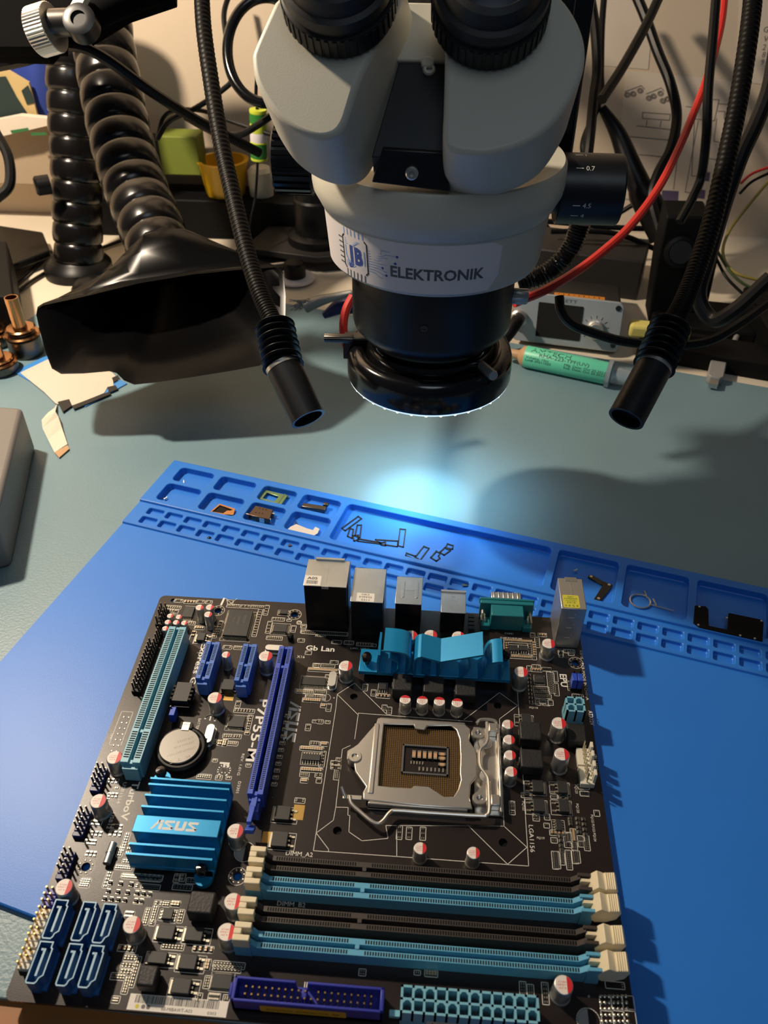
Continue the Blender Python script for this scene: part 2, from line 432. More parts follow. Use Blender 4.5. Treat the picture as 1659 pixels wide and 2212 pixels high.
logo(lg, lambda x, y: bw(88.4+y, 69.8+x, 0.04), 24.4, 6.2)
lg.build('printed_logo', 'silk', MBD)
circ(97.5, 95.5, 0.8, 0.25)
txt('P7P55-M', 72.4, 70, 4.6, 90, 0.02, w=37)
txt('Gb Lan', *B(660, 1404), 3.4, 0, 0.022, w=16)
txt('EPU', *B(1209, 1456), 3.6, 90, 0.025, w=8.5)
txt('LGA1156', *B(1142, 1782), 2.0, 90, 0.0, w=13)
txt('DIMM_A2', *B(617, 1847), 2.0, 0, 0.0, w=12)
txt('DIMM_B2', *B(598, 1956), 2.0, 0, 0.0, w=12)
txt('IDE', *B(656, 2135), 2.4, 0, 0.01)
txt('AUDIO', *B(680, 1375), 1.4, 0); txt('LAN1_USB12', *B(757, 1402), 1.4, 0, 0, 10.5)
txt('REV. 1.01G', *B(523, 1628), 1.3, 90, 0, 12); txt('BATTERY', *B(429, 1552), 1.4, 90, 0, 8)
txt('D3301', *B(515, 1688), 1.4, 90, 0, 6)
txt('USB1314', *B(267, 1690), 1.7, 90, 0, 11); txt('USB12', *B(242, 1755), 1.7, 90, 0, 8)
txt('TurboV', *B(288, 1688), 3.4, 90, 0.02, 20); txt('Express Gate', *B(437, 1388), 3.2, 90, 0.02, 38)
txt('TPM', *B(240, 1583), 1.4, 90); txt('COM1', *B(1090, 1370), 1.3, 0); txt('ATX12V', *B(1271, 1535), 2.0, 90, 0.02, 9)
txt('PCB MADE IN CHINA', *B(1255, 1432), 1.4, 90, 0, 25); txt('PQ118', *B(1144, 1530), 1.1, 0); txt('PQ106', *B(1144, 1521), 1.1, 0); txt('PU106', *B(1171, 1525), 1.1, 0)
txt('PU189 PQ190 PU184', *B(1081, 1379), 1.1, 0, 0, 12); txt('X16', *B(641, 1421), 1.8, 0)
txt('CPU_FAN', *B(1281, 1628), 1.5, 90); txt('KBMS', *B(1252, 1405), 1.4, 90, 0, 6)
txt('PQ119', *B(1160, 1812), 1.1, 0, 0, 3.4); txt('PQ122', *B(1128, 1731), 1.2, 90); txt('PQ123', *B(1241, 1695), 1.2, 90); txt('PQ120', *B(1244, 1736), 1.2, 90)
txt('PQ122 PU123 PQ124', *B(1276, 1760), 1.1, 90, 0, 13)
# regulatory marks: two arcs and bars
def arc(cx, cy, r, a0, a1, w): sk.stroke([(cx+r*math.cos(math.radians(a0+(a1-a0)*k/12)), cy+r*math.sin(math.radians(a0+(a1-a0)*k/12))) for k in range(13)], w, SB)
cx, cy = B(440, 1512); arc(cx, cy, 2.6, 10, 170, .8) if 0 else None
arc(49.8, 76.5, 2.6, -170, 10, .8); arc(49.4, 84.5, 2.6, -170, 10, .8); sk.stroke([(49.4, 82.2), (49.4, 84.8)], .7, SB)
txt('F', *B(476, 1646), 4.6, 90, 0.03); cx, cy = B(484, 1664); arc(cx, cy, 3.0, -240, 60, .7); arc(cx, cy, 1.5, -240, 60, .6)
sk.stroke([B(484, 1293), B(478, 1306)], 1.2, SB); line([(488, 1293), (505, 1308)]); line([(492, 1308), (512, 1293)]); line([(490, 1295), (506, 1297), (500, 1307), (492, 1306)], .3, True)
rectl(*[B(268, 1541)[0]-1.6, B(268, 1541)[0]+4.4, 83, 103])
rectl(119.5, 126, 0, 0.1) if 0 else None

# ---- small surface parts, traced as rows
SM = []            # (x, y, w, l, kind)
def row(p0, p1, n, kind='r', ori='a', outline=True, wd=1.0, ln=1.7):
    (x0, y0), (x1, y1) = B(*p0), B(*p1)
    if abs(x1-x0) > abs(y1-y0): y0 = y1 = (y0+y1)/2; d = 'x'
    else: x0 = x1 = (x0+x1)/2; d = 'y'
    for i in range(n):
        t = i/max(1, n-1); x, y = x0+(x1-x0)*t, y0+(y1-y0)*t
        along = (ori == 'a')     # 'a': long axis across the row
        vert = (d == 'x') if along else (d == 'y')
        SM.append((x, y, vert, kind))
    if outline:
        px, py = (0.9, 1.3) if (d == 'x') == (ori == 'a') else (1.3, 0.9)
        rectl(min(x0, x1)-px, max(x0, x1)+px, min(y0, y1)-py, max(y0, y1)+py, 0.26)
P = lambda ox, oy, k: (lambda x, y: (ox+x/k, oy+y/k))
a = P(330, 1280, 5.027)      # rear left corner
row(a(250, 90), a(310, 90), 2); row(a(150, 155), a(290, 165), 7); row(a(145, 195), a(215, 200), 4); row(a(355, 100), a(450, 105), 4, 'c')
row(a(490, 100), a(545, 100), 2); row(a(590, 105), a(630, 105), 2); row(a(820, 145), a(930, 145), 6); row(a(965, 150), a(1040, 155), 3)
row(a(1075, 155), a(1200, 160), 7); row(a(1235, 150), a(1230, 235), 4); row(a(1170, 190), a(1100, 465), 11, 'r', 'a'); row(a(1270, 325), a(1250, 430), 4)
row(a(1310, 290), a(1415, 290), 5); row(a(1480, 300), a(1480, 300), 1); row(a(1530, 372), a(1525, 418), 2, 'r', 'a'); row(a(1590, 325), a(1590, 325), 1)
row(a(1250, 495), a(1390, 495), 7); row(a(1590, 515), a(1630, 525), 2); row(a(780, 590), a(840, 600), 2); row(a(895, 600), a(960, 600), 4)
row(a(400, 320), a(440, 345), 3); row(a(470, 380), a(545, 385), 4, 'c'); row(a(440, 430), a(420, 545), 4, 'c'); row(a(690, 380), a(670, 480), 5, 'c')
row(a(730, 320), a(715, 430), 5); row(a(260, 200), a(240, 230), 2); row(a(1640, 370), a(1630, 430), 3)
a = P(400, 1450, 5.53)       # below the short slots
row(a(600, 470), a(810, 475), 7); row(a(635, 370), a(625, 420), 2); row(a(780, 540), a(745, 690), 6); row(a(470, 775), a(550, 775), 4); row(a(590, 780), a(650, 780), 3)
row(a(250, 835), a(380, 840), 6); row(a(415, 840), a(415, 870), 2, 'c'); row(a(475, 830), a(470, 880), 3, 'c'); row(a(520, 860), a(610, 865), 5)
row(a(160, 1255), a(290, 1260), 6); row(a(385, 1270), a(420, 1270), 2); row(a(520, 1275), a(520, 1275), 1); row(a(755, 1125), a(755, 1125), 1); row(a(355, 1065), a(355, 1065), 1)
row(a(620, 290), a(620, 290), 1); row(a(1330, 235), a(1510, 240), 8); row(a(1430, 345), a(1610, 350), 9); row(a(1460, 295), a(1650, 300), 7); row(a(740, 740), a(740, 740), 1, 'c')
for k in range(11): x, y = a(1225-k*16, 530+k*82); row((x, y), (x, y), 1, 'c')
a = P(640, 1420, 6.507)
row(a(255, 110), a(320, 110), 3); row(a(360, 115), a(520, 120), 8); row(a(190, 170), a(570, 190), 17, 'c'); row(a(500, 70), a(565, 75), 2); row(a(20, 480), a(220, 485), 8)
row(a(270, 485), a(400, 490), 6); row(a(150, 545), a(390, 555), 9); row(a(110, 600), a(330, 610), 8, 'c'); row(a(365, 680), a(395, 680), 2, 'c'); row(a(455, 670), a(455, 740), 2)
row(a(260, 900), a(260, 900), 1); row(a(320, 905), a(355, 905), 2); row(a(440, 910), a(440, 910), 1); row(a(165, 960), a(165, 1010), 2); row(a(215, 1210), a(320, 1210), 4); row(a(360, 1215), a(420, 1220), 3, 'c')
row(a(75, 1280), a(360, 1290), 10, 'c'); row(a(375, 1340), a(360, 1520), 5); row(a(85, 1575), a(345, 1590), 9, 'c'); row(a(75, 1645), a(155, 1650), 4); row(a(290, 1650), a(335, 1655), 2)
row(a(85, 1730), a(140, 1735), 3, 'c'); row(a(318, 1720), a(318, 1745), 1); row(a(510, 1480), a(600, 1490), 2, 'g'); row(a(510, 1540), a(600, 1545), 2, 'g'); row(a(555, 1600), a(580, 1700), 5); row(a(595, 1435), a(595, 1435), 1)
row(a(425, 260), a(435, 430), 5)
a = P(120, 1650, 5.53)       # front-left field
row(a(590, 60), a(580, 110), 2); row(a(640, 200), a(730, 210), 3, 'g'); row(a(730, 290), a(730, 290), 1); row(a(640, 380), a(730, 370), 3, 'g'); row(a(440, 700), a(530, 710), 4, 'g')
row(a(640, 360), a(640, 420), 2); row(a(440, 830), a(540, 840), 3, 'g'); row(a(690, 750), a(780, 760), 2, 'g'); row(a(660, 830), a(770, 840), 3, 'g'); row(a(370, 930), a(470, 940), 4, 'g'); row(a(380, 1070), a(470, 1080), 3, 'g')
row(a(840, 840), a(820, 1040), 7); row(a(790, 1000), a(760, 1090), 4); row(a(880, 960), a(870, 1060), 3); row(a(820, 1160), a(910, 1170), 4); row(a(730, 1230), a(890, 1240), 7); row(a(810, 1340), a(1000, 1350), 8)
row(a(1030, 1360), a(1240, 1380), 6, 'g'); row(a(640, 1300), a(600, 1460), 5); row(a(320, 1390), a(400, 1400), 4); row(a(300, 1440), a(380, 1450), 4)
a = P(200, 1860, 5.027)
row(a(190, 240), a(420, 250), 3, 'k', 'a', False); row(a(170, 330), a(380, 340), 3, 'k', 'a', False); row(a(480, 350), a(620, 360), 3, 'k'); row(a(130, 410), a(350, 425), 4, 'k', 'a', False); row(a(470, 430), a(530, 440), 2, 'k')
row(a(550, 280), a(710, 290), 8); row(a(480, 270), a(500, 270), 1); row(a(330, 160), a(500, 165), 8); row(a(540, 175), a(740, 185), 5, 'g'); row(a(920, 160), a(910, 210), 2, 'c'); row(a(970, 160), a(980, 200), 2, 'c'); row(a(1040, 210), a(1100, 220), 3)
row(a(890, 280), a(1060, 290), 6); row(a(690, 460), a(740, 460), 2); row(a(770, 465), a(820, 465), 3); row(a(870, 460), a(930, 470), 3, 'c'); row(a(600, 530), a(570, 670), 6); row(a(680, 500), a(650, 640), 6); row(a(900, 560), a(880, 650), 4)
row(a(960, 550), a(950, 650), 4); row(a(370, 575), a(430, 580), 3, 'g'); row(a(770, 925), a(970, 935), 7); row(a(1110, 950), a(1290, 965), 4, 'c'); row(a(1330, 1120), a(1630, 1140), 10); row(a(1330, 1160), a(1590, 1180), 8)
row(a(1250, 1090), a(1240, 1160), 3, 'c'); row(a(1250, 1270), a(1240, 1360), 4); row(a(1280, 1470), a(1360, 1480), 4, 'g'); row(a(1455, 1480), a(1450, 1500), 2); row(a(1155, 1460), a(1150, 1510), 2); row(a(640, 670), a(660, 670), 1)
row(a(300, 940), a(450, 960), 4, 'c'); row(a(360, 1040), a(460, 1060), 4); row(a(330, 1130), a(440, 1140), 4); row(a(320, 1190), a(420, 1210), 4); row(a(380, 1270), a(350, 1420), 6); row(a(220, 1250), a(340, 1260), 5); row(a(230, 1500), a(270, 1510), 3); row(a(470, 1060), a(440, 1350), 9)
a = P(1120, 1680, 7.54)      # right-hand field
row(a(260, 630), a(310, 630), 2); row(a(265, 660), a(310, 665), 2); row(a(75, 285), a(190, 290), 2, 'c'); row(a(550, 300), a(600, 305), 3); row(a(680, 310), a(770, 310), 2, 'g'); row(a(1000, 150), a(1120, 150), 5); row(a(1030, 240), a(1120, 280), 3, 'k')
row(a(465, 620), a(465, 660), 2); row(a(460, 770), a(460, 790), 1); row(a(540, 895), a(600, 900), 2, 'c'); row(a(660, 905), a(720, 910), 2, 'c'); row(a(560, 1020), a(600, 1020), 2); row(a(680, 960), a(690, 1030), 2, 'k', 'a', False)
row(a(690, 1110), a(700, 1180), 2, 'k', 'a', False); row(a(770, 930), a(790, 1020), 4); row(a(820, 920), a(830, 1010), 4); row(a(780, 1095), a(840, 1095), 2); row(a(890, 860), a(900, 1020), 6, 'c'); row(a(900, 1060), a(920, 1150), 4)
row(a(990, 970), a(1040, 1010), 3); row(a(1000, 1060), a(1040, 1100), 3); row(a(1090, 970), a(1130, 1160), 7); row(a(800, 670), a(880, 760), 3, 'k', 'a', False); row(a(950, 670), a(990, 890), 4, 'k', 'a', False); row(a(1060, 680), a(1080, 930), 4, 'k', 'a', False)
row(a(570, 1230), a(620, 1460), 8); row(a(610, 1230), a(650, 1450), 8); row(a(690, 1240), a(720, 1390), 6); row(a(800, 1210), a(840, 1470), 9); row(a(900, 1220), a(940, 1370), 6); row(a(940, 1220), a(970, 1360), 6); row(a(1270, 560), a(1280, 600), 1)
a = P(1060, 1360, 6.91)
row(a(220, 165), a(590, 180), 14, 'c'); row(a(290, 405), a(590, 415), 11, 'c'); row(a(235, 210), a(235, 390), 6, 'c'); row(a(595, 230), a(590, 360), 5); row(a(640, 200), a(640, 380), 6, 'c'); row(a(645, 425), a(660, 425), 1); row(a(610, 65), a(640, 100), 2)
row(a(730, 80), a(810, 80), 3, 'c'); row(a(690, 130), a(700, 250), 5); row(a(640, 550), a(720, 555), 3); row(a(570, 560), a(580, 600), 2); row(a(620, 600), a(740, 605), 4, 'c'); row(a(790, 600), a(880, 590), 3, 'k'); row(a(865, 650), a(900, 930), 11); row(a(910, 660), a(930, 930), 10)
row(a(950, 640), a(980, 760), 5); row(a(960, 820), a(1000, 970), 6); row(a(580, 680), a(590, 1080), 8, 'k', 'a', False); row(a(660, 870), a(840, 880), 7); row(a(670, 930), a(850, 940), 7); row(a(680, 990), a(880, 1000), 8); row(a(690, 1050), a(720, 1110), 3); row(a(750, 1070), a(800, 1080), 2, 'k'); row(a(890, 1070), a(900, 1110), 2)
row(a(1010, 330), a(1080, 400), 2, 'k'); row(a(1110, 320), a(1230, 330), 4); row(a(1180, 350), a(1220, 370), 2); row(a(1175, 790), a(1190, 890), 4); row(a(1240, 990), a(1360, 1000), 4)
a = P(600, 1180, 4.608)
row(a(250, 850), a(680, 880), 22); row(a(555, 950), a(620, 960), 4); row(a(675, 960), a(740, 960), 3); row(a(800, 970), a(930, 985), 6, 'c'); row(a(955, 985), a(960, 990), 1); row(a(290, 1060), a(320, 1062), 1); row(a(215, 760), a(210, 760), 1); row(a(245, 790), a(270, 800), 2)
row(a(375, 1185), a(405, 1190), 2)
a = P(600, 1380, 3.19)
row(a(595, 320), a(610, 350), 3); row(a(660, 360), a(660, 385), 2); row(a(690, 390), a(760, 400), 4, 'c'); row(a(735, 465), a(735, 480), 2); row(a(765, 480), a(770, 510), 3); row(a(838, 1300), a(838, 1370), 3); row(a(905, 1310), a(905, 1370), 3); row(a(1000, 1310), a(1000, 1375), 3)
row(a(1600, 1130), a(1630, 1170), 4); row(a(1615, 1140), a(1615, 1200), 3); row(a(130, 1115), a(175, 1115), 2)
a = P(780, 1780, 2.676)
row(a(935, 925), a(935, 980), 4); row(a(960, 940), a(1000, 990), 4); row(a(1060, 930), a(1070, 1030), 5); row(a(1425, 930), a(1510, 935), 5); row(a(0, 858), a(15, 858), 2); row(a(325, 860), a(325, 860), 1); row(a(380, 862), a(430, 866), 4, 'c')
# drop any that would fall under the big connectors
KEEP = [(15, 28, 32, 122), (38, 47, 42, 68), (59, 67, 42, 68), (79, 87, 42, 131), (87, 240, 157, 196), (33, 71, 127, 165), (7, 36, 182, 216), (88, 148, 207, 217), (153, 206, 206, 217), (204, 217, 78, 105), (28, 52, 93, 116)]
SM = [q for q in SM if not any(x0 < q[0] < x1 and y0 < q[1] < y1 for x0, x1, y0, y1 in KEEP) and 1 < q[0] < 243 and 1 < q[1] < 218]
def chip_mb(mb, x, y, vert, kind):
    l, w, h = {'r': (1.25, .7, .35), 'c': (1.5, .95, .8), 'g': (2.2, 1.1, .5), 'k': (2.0, 1.5, 1.0)}[kind]
    e = l*0.27; l2, w2 = l/2, w/2
    def bx(a0, a1, c0, c1, z1, m):
        if vert: mb.bb(x+c0, x+c1, y+a0, y+a1, 0, z1, m)
        else: mb.bb(x+a0, x+a1, y+c0, y+c1, 0, z1, m)
    bx(-l2+e, l2-e, -w2, w2, h, {'r': 0, 'c': 1, 'g': 0, 'k': 0}[kind])
    bx(-l2, -l2+e, -w2, w2, h+.03 if kind != 'k' else .3, 2); bx(l2-e, l2, -w2, w2, h+.03 if kind != 'k' else .3, 2)
order = sorted(range(len(SM)), key=lambda i: -({'k': 9, 'g': 7, 'c': 4, 'r': 1}[SM[i][3]]+SM[i][1]*0.005))
indiv = {}
rest = MB()
for i in order:
    q = SM[i]; nm = 'chip_resistor' if q[3] in 'rg' else ('chip_capacitor' if q[3] == 'c' else 'small_transistor')
    if indiv.get(nm, 0) < 95:
        indiv[nm] = indiv.get(nm, 0)+1
        m_ = MB(); chip_mb(m_, *q); m_.build(nm, ['ic', 'tan', 'solder'], MBD)
    else: chip_mb(rest, *q)
rs = rest.build('chip_components', ['ic', 'tan', 'solder'], MBD); rs['kind'] = 'stuff'
# fields of through-hole pads
pd = MB()
def pad(x, y, r=0.5): pd.lathe([(r, 0.03), (r*.6, 0.25), (0.001, 0.3)], bw(x, y, 0), n=8)
for cx, cy, r, ro in hl:
    if ro:
        for k in range(8): pad(cx+(r+0.95)*math.cos(k*PI/4+.4), cy+(r+0.95)*math.sin(k*PI/4+.4), 0.5)
for k in range(10):
    for j in (0, 1):
        x, y = B(*((268-k*4.4+j*10.5), (1549+k*12.2+j*.8))); pad(x, y, .6)
for i in range(7):
    for j in range(5):
        x, y = B(1297+i*9.2+j*1.2, 2152+j*13.5); pad(x, y, .7)
for i in range(30):
    for yy in (0,): pad(88.6+0.01*i, 44+i*2.8, .3)
for (x, y) in (B(1272, 2152), (83.6, 152.6), B(722, 1508)): pad(x, y, .6)
pd.build('solder_pads', 'solder', MBD)['kind'] = 'stuff'
for q in ((450, 955, 510, 1090), (510, 960, 570, 1090), (570, 970, 635, 1100)):
    pass
for i in range(3):
    for j in range(2):
        x, y = B(1294+i*24+j*3, 2150+j*29); rectl(x, x+4.6, y, y+5.4, .25)
for (x0, y0, x1, y1) in ((486, 1495, 503, 1514), (636, 1738, 654, 1772), (569, 1796, 590, 1822)):
    a_, b_ = B(x0, y0), B(x1, y1); gp = MB(); gp.bb(a_[0], b_[0], a_[1], b_[1], 0, 0.12); gp.build('copper_pad', 'gold', MBD)
for cx, cy, r in ((81.2, 152.6, 4.3), (226, 209.3, 4.2), (106.7, 66.3, 2.1)):
    half = MB(); half.poly([bw(cx+r*math.cos(math.radians(90+k*15)), cy+r*math.sin(math.radians(90+k*15)), 0.04) for k in range(13)]); half.build('printed_half_circle', 'silk_grey', MBD)

# ---- capacitors
def cap_proto(r, h):
    m = MB(); m.lathe([(r*.99, 0), (r*1.03, .15), (r*1.03, .9), (r*.94, 1.3), (r*.9, 1.6), (r*.94, 1.95), (r*.94, h-.5), (r*.88, h-.1), (r*.82, h)], n=28)
    t = MB(); rr = r*.84; z = h+.02; c = math.acos(0.36)
    t.poly([(rr*math.cos(c+(2*PI-2*c)*k/24), rr*math.sin(c+(2*PI-2*c)*k/24), z) for k in range(25)], 0)
    t.poly([(rr*math.cos(-c+2*c*k/12), rr*math.sin(-c+2*c*k/12), z) for k in range(13)], 1)
    for s_, yy, w_ in (('6.3V', -.42, .8), ('c560', -.08, .95), ('FP17', .26, .85)):
        t.text(s_, (rr*.22, rr*(yy+.12)+rr*.02, z+.02), (-1, 0, 0), (0, -1, 0), rr*.2, 1, rr*w_)
    m.v = [v+V(ORG['motherboard']) for v in m.v]; t.v = [v+V(ORG['motherboard']) for v in t.v]
    o = m.build('capacitor', 'alu', MBD); p = t.build('printed_top', ['white_print', 'red_print'], o); return o, p
protos = {}
def cap(u, v, r, h, rot=0):
    x, y = B(u, v, h); k = (r, h)
    if k not in protos:
        o, p = cap_proto(r, h); protos[k] = (o, p)
    else:
        o0, p0 = protos[k]; o = o0.copy(); C.objects.link(o); o.parent = MBD; p = p0.copy(); C.objects.link(p); p.parent = o
    o.location = (bw(x, y, 0)-V(ORG['motherboard']))*S; o.rotation_euler = (0, 0, rot)
for u, v in ((747, 1438), (1185.5, 1390), (464, 1507), (247, 1636), (212, 1730), (508.5, 1795), (503, 1947), (489, 2013), (285, 1997), (138, 1916), (888, 1372), (930.5, 1371), (990.5, 1374), (1218, 2127)): cap(u, v, 4.0, 10.5)
for u, v in ((1126, 1451), (1208, 1562), (1214, 1629), (574, 1417)): cap(u, v, 4.0, 12.2)
for u, v in ((875.5, 1511), (912.5, 1513), (949.5, 1515), (988, 1518)): cap(u, v, 3.15, 9.0, PI/2)
for u, v in ((1097.5, 1564.5), (1100, 1597.5), (1102, 1631), (1104.5, 1666.5), (908, 1832), (1023, 1842)): cap(u, v, 3.15, 9.0)
for u, v in ((431, 1312), (453, 1311.5), (449.5, 1327), (488, 1414)): cap(u, v, 2.5, 11.0)
for u, v in ((367.5, 1330), (386.4, 1332.4), (362.3, 1343.5), (380.3, 1344.3), (398, 1345.4), (356.7, 1357.4)): cap(u, v, 2.0, 5.4)

# ---- integrated circuits
def ic(name, x0, x1, y0, y1, h, sides='tblr', pitch=0.65, pl=1.2, print_=None):
    m = MB(); m.bb(x0, x1, y0, y1, 0.15, h); o = m.build(name, 'ic', MBD, bevel=0.15)
    L = MB(); w = pitch*0.45
    def leg(x, y, dx, dy):
        wx, wy = (w/2, 0) if dy else (0, w/2)
        a0, a1 = (x, x+dx*pl) if dx else (x-wx, x+wx); b0, b1 = (y, y+dy*pl) if dy else (y-wy, y+wy)
        L.bb(min(a0, a1), max(a0, a1), min(b0, b1), max(b0, b1), 0, .18)
        s_ = pl*.35; a1 = x+dx*s_ if dx else a1; b1 = y+dy*s_ if dy else b1
        L.bb(min(a0, a1), max(a0, a1), min(b0, b1), max(b0, b1), .18, h*.6)
    nx = int((x1-x0-1)/pitch); ny = int((y1-y0-1)/pitch)
    for k in range(nx+1):
        x = (x0+x1)/2+(k-nx/2)*pitch
        if 'b' in sides: leg(x, y1, 0, 1)
        if 't' in sides: leg(x, y0, 0, -1)
    for k in range(ny+1):
        y = (y0+y1)/2+(k-ny/2)*pitch
        if 'l' in sides: leg(x0, y, -1, 0)
        if 'r' in sides: leg(x1, y, 1, 0)
    if L.v: L.build('pins', 'solder', o)
    if print_:
        pm = MB()
        for (s_, fx, fy, hh, rot) in print_:
            a = math.radians(rot); pm.text(s_, bw(x0+fx*(x1-x0), y0+fy*(y1-y0), h+.03), (math.cos(a), -math.sin(a), 0), (math.sin(a), math.cos(a), 0), hh)
        pm.build('printed_marking', 'ic_print', o)
    rectl(x0-pl-.4 if 'l' in sides else x0-.4, x1+pl+.4 if 'r' in sides else x1+.4, y0-pl-.4 if 't' in sides else y0-.4, y1+pl+.4 if 'b' in sides else y1+.4, .16)
    return o
ic('controller_chip', 43.9, 57.5, 10.8, 30.2, 3.0, 'tblr', .6, 1.3, [('W83667', .45, .25, 1.3, 90), ('HG-A', .25, .3, 1.1, 90), ('933ZA', .68, .2, 1.5, 90)])
def icpx(name, u0, v0, u1, v1, h, **k):
    a_, b_ = B(u0, v0, h), B(u1, v1, h); return ic(name, a_[0], b_[0], a_[1], b_[1], h, **k)
icpx('sound_chip', 593, 1346, 618, 1365, 1.6, pitch=.5, pl=1.0)
icpx('network_chip', 497, 1545, 525, 1571, 1.6, pitch=.5, pl=1.0)
icpx('logic_chip', 400, 1309, 414, 1333, 1.6, sides='tb', pitch=.7, print_=[('74HC', .3, .2, 1, 90)])
icpx('clock_chip', 652, 1461, 702, 1481, 1.4, sides='tb', pitch=.55, pl=1.2)
icpx('logic_chip', 653, 1627, 691, 1643, 1.6, sides='tb', pitch=1.27, pl=1.4)
icpx('power_controller_chip', 1155, 1457, 1176, 1475, 1.0, sides='', print_=[('EPU', .15, .5, 1.6, 0)])
icpx('driver_chip', 1101, 1393, 1119, 1405, 1.6, sides='tb', pitch=1.27, pl=1.3)
icpx('driver_chip', 1122, 1394, 1141, 1405, 1.6, sides='tb', pitch=1.27, pl=1.3)
icpx('driver_chip', 1200, 1769, 1214, 1793, 1.6, sides='lr', pitch=1.27, pl=1.3)
icpx('driver_chip', 354, 1962, 370, 1985, 1.6, sides='lr', pitch=1.27, pl=1.3)
icpx('square_chip', 461, 2101, 496, 2137, 1.0, sides='tblr', pitch=.5, pl=.4)
icpx('driver_chip', 819, 1476, 834, 1489, 1.6, sides='tb', pitch=1.27, pl=1.2)
icpx('memory_chip', 606, 1316, 620, 1326, 1.2, sides='lr', pitch=1.27, pl=1.0)
# socketed start-up chip
o = MB().bb(28.5, 38.5, 74.5, 81.5, 0, 4.5).build('chip_socket', 'black', MBD, bevel=.3)
m = MB()
for k in range(4): m.bb(37.4, 38.8, 70+k*2.5, 71.2+k*2.5, 3, 7.4); m.bb(28.1, 29.4, 70+k*2.5, 71.2+k*2.5, 3, 7.4)
m.build('clips', 'black_gloss', o)
ic('start_up_chip', 29.2, 37.4, 67.5, 79.5, 7.2, '')

def mosfet(u0, v0, u1, v1, leads, h=2.3):
    a_, b_ = B(u0, v0, h), B(u1, v1, h); x0, x1, y0, y1 = a_[0], b_[0], a_[1], b_[1]
    o = MB().bb(x0, x1, y0, y1, 0.1, h).build('power_transistor', 'ic', MBD, bevel=.2); L = MB()
    s_ = 1 if leads == 'r' else -1; xe = x1 if s_ > 0 else x0; xt = x0 if s_ > 0 else x1
    for f in (.2, .8):
        yc = y0+(y1-y0)*f; L.bb(min(xe, xe+s_*1.2), max(xe, xe+s_*1.2), yc-.4, yc+.4, .7, 1.1); L.bb(min(xe+s_*1.0, xe+s_*3), max(xe+s_*1.0, xe+s_*3), yc-.45, yc+.45, .05, .45)
    yc = (y0+y1)/2; L.bb(min(xe, xe+s_*.9), max(xe, xe+s_*.9), yc-.4, yc+.4, .6, 1.1)
    L.bb(min(xt, xt-s_*1.1), max(xt, xt-s_*1.1), y0+.2, y1-.2, .05, .6)
    L.build('leads', 'solder', o); rectl(min(xt-s_*1.6, xe+s_*3.4), max(xt-s_*1.6, xe+s_*3.4), y0-.5, y1+.6, .2)
for q in ((1149, 1684, 1175, 1711), (1203, 1686, 1227, 1713), (1151, 1724, 1178, 1753), (1206, 1725, 1231, 1754), (1126, 1540, 1148, 1562)): mosfet(*q, 'l')
for q in ((344, 1996, 372, 2029), (404, 2000, 434, 2033), (324, 2053, 356, 2082), (391, 2059, 420, 2094), (375, 2111, 407, 2147), (597, 1739, 624, 1771), (590, 1794, 618, 1829), (428, 1366, 440, 1383)): mosfet(*q, 'r')
mosfet(483, 1466, 503, 1490, 'r', 4.0)
def choke(x0, x1, y0, y1, h):
    m = MB(); m.bb(x0, x1, y0, y1, 0.8, h); o = m.build('power_choke', 'choke', MBD, bevel=.9, seg=3)
    MB().bb(x0+1, x1-1, y0+.8, y1-.8, 0, 1).build('choke_base', 'black_matte', o)
    L = MB(); L.bb(x0-.25, x0+.2, (y0+y1)/2-1.5, (y0+y1)/2+1.5, 0, h*.7); L.build('terminal', 'solder', o)
for q in ((141, 151.4, 54.5, 65.3, 9), (157, 168, 54.5, 65, 8.4), (173.5, 184.5, 54.5, 65, 7.6), (205.5, 216.3, 78.6, 89.3, 7.8), (205, 216, 94.6, 105, 7.8), (229, 238.6, 77, 88, 6.5), (64.3, 75, 175.3, 184.6, 9.2), (51.5, 58.8, 204.6, 212.4, 7.2)): choke(*q)
# crystals
def stadium(x0, x1, y0, y1):
    r = min(x1-x0, y1-y0)/2-.01; return rrect(x0, x1, y0, y1, r, 6)
for x0, x1, y0, y1 in ((69.5, 80.0, 35.5, 39.4), (49.8, 54.0, 89.3, 100.4), (106.9, 110.9, 51.2, 61.3)):
    o = MB().prism([bw(x, y, .3) for x, y in stadium(x0, x1, y0, y1)], (0, 0, 3.2), 0, True).build('crystal', 'tin', MBD, bevel=.5)
    MB().prism([bw(x, y, 0) for x, y in stadium(x0-.5, x1+.5, y0-.5, y1+.5)], (0, 0, .45), 0, True).build('crystal_flange', 'tin', o)
a_, b_ = B(250, 1822, 2), B(237, 1862, 2)
m = MB(); m.cyl(bw(a_[0]-1, a_[1], 2), bw(a_[0]-1, a_[1]+9.5, 2), 1.7, n=20); o = m.build('crystal', 'tin', MBD)
m = MB(); m.cyl(bw(a_[0]-1, a_[1]+4.3, 2), bw(a_[0]-1, a_[1]+4.8, 2), 1.95, n=20); m.build('strap', 'solder', o)
o = MB().lathe([(1.6, 0), (1.9, 1), (1.9, 3.2), (1.2, 3.8), (.01, 3.9)], bw(*B(627, 1376, 2), 0), n=16).build('small_coil', 'black', MBD)

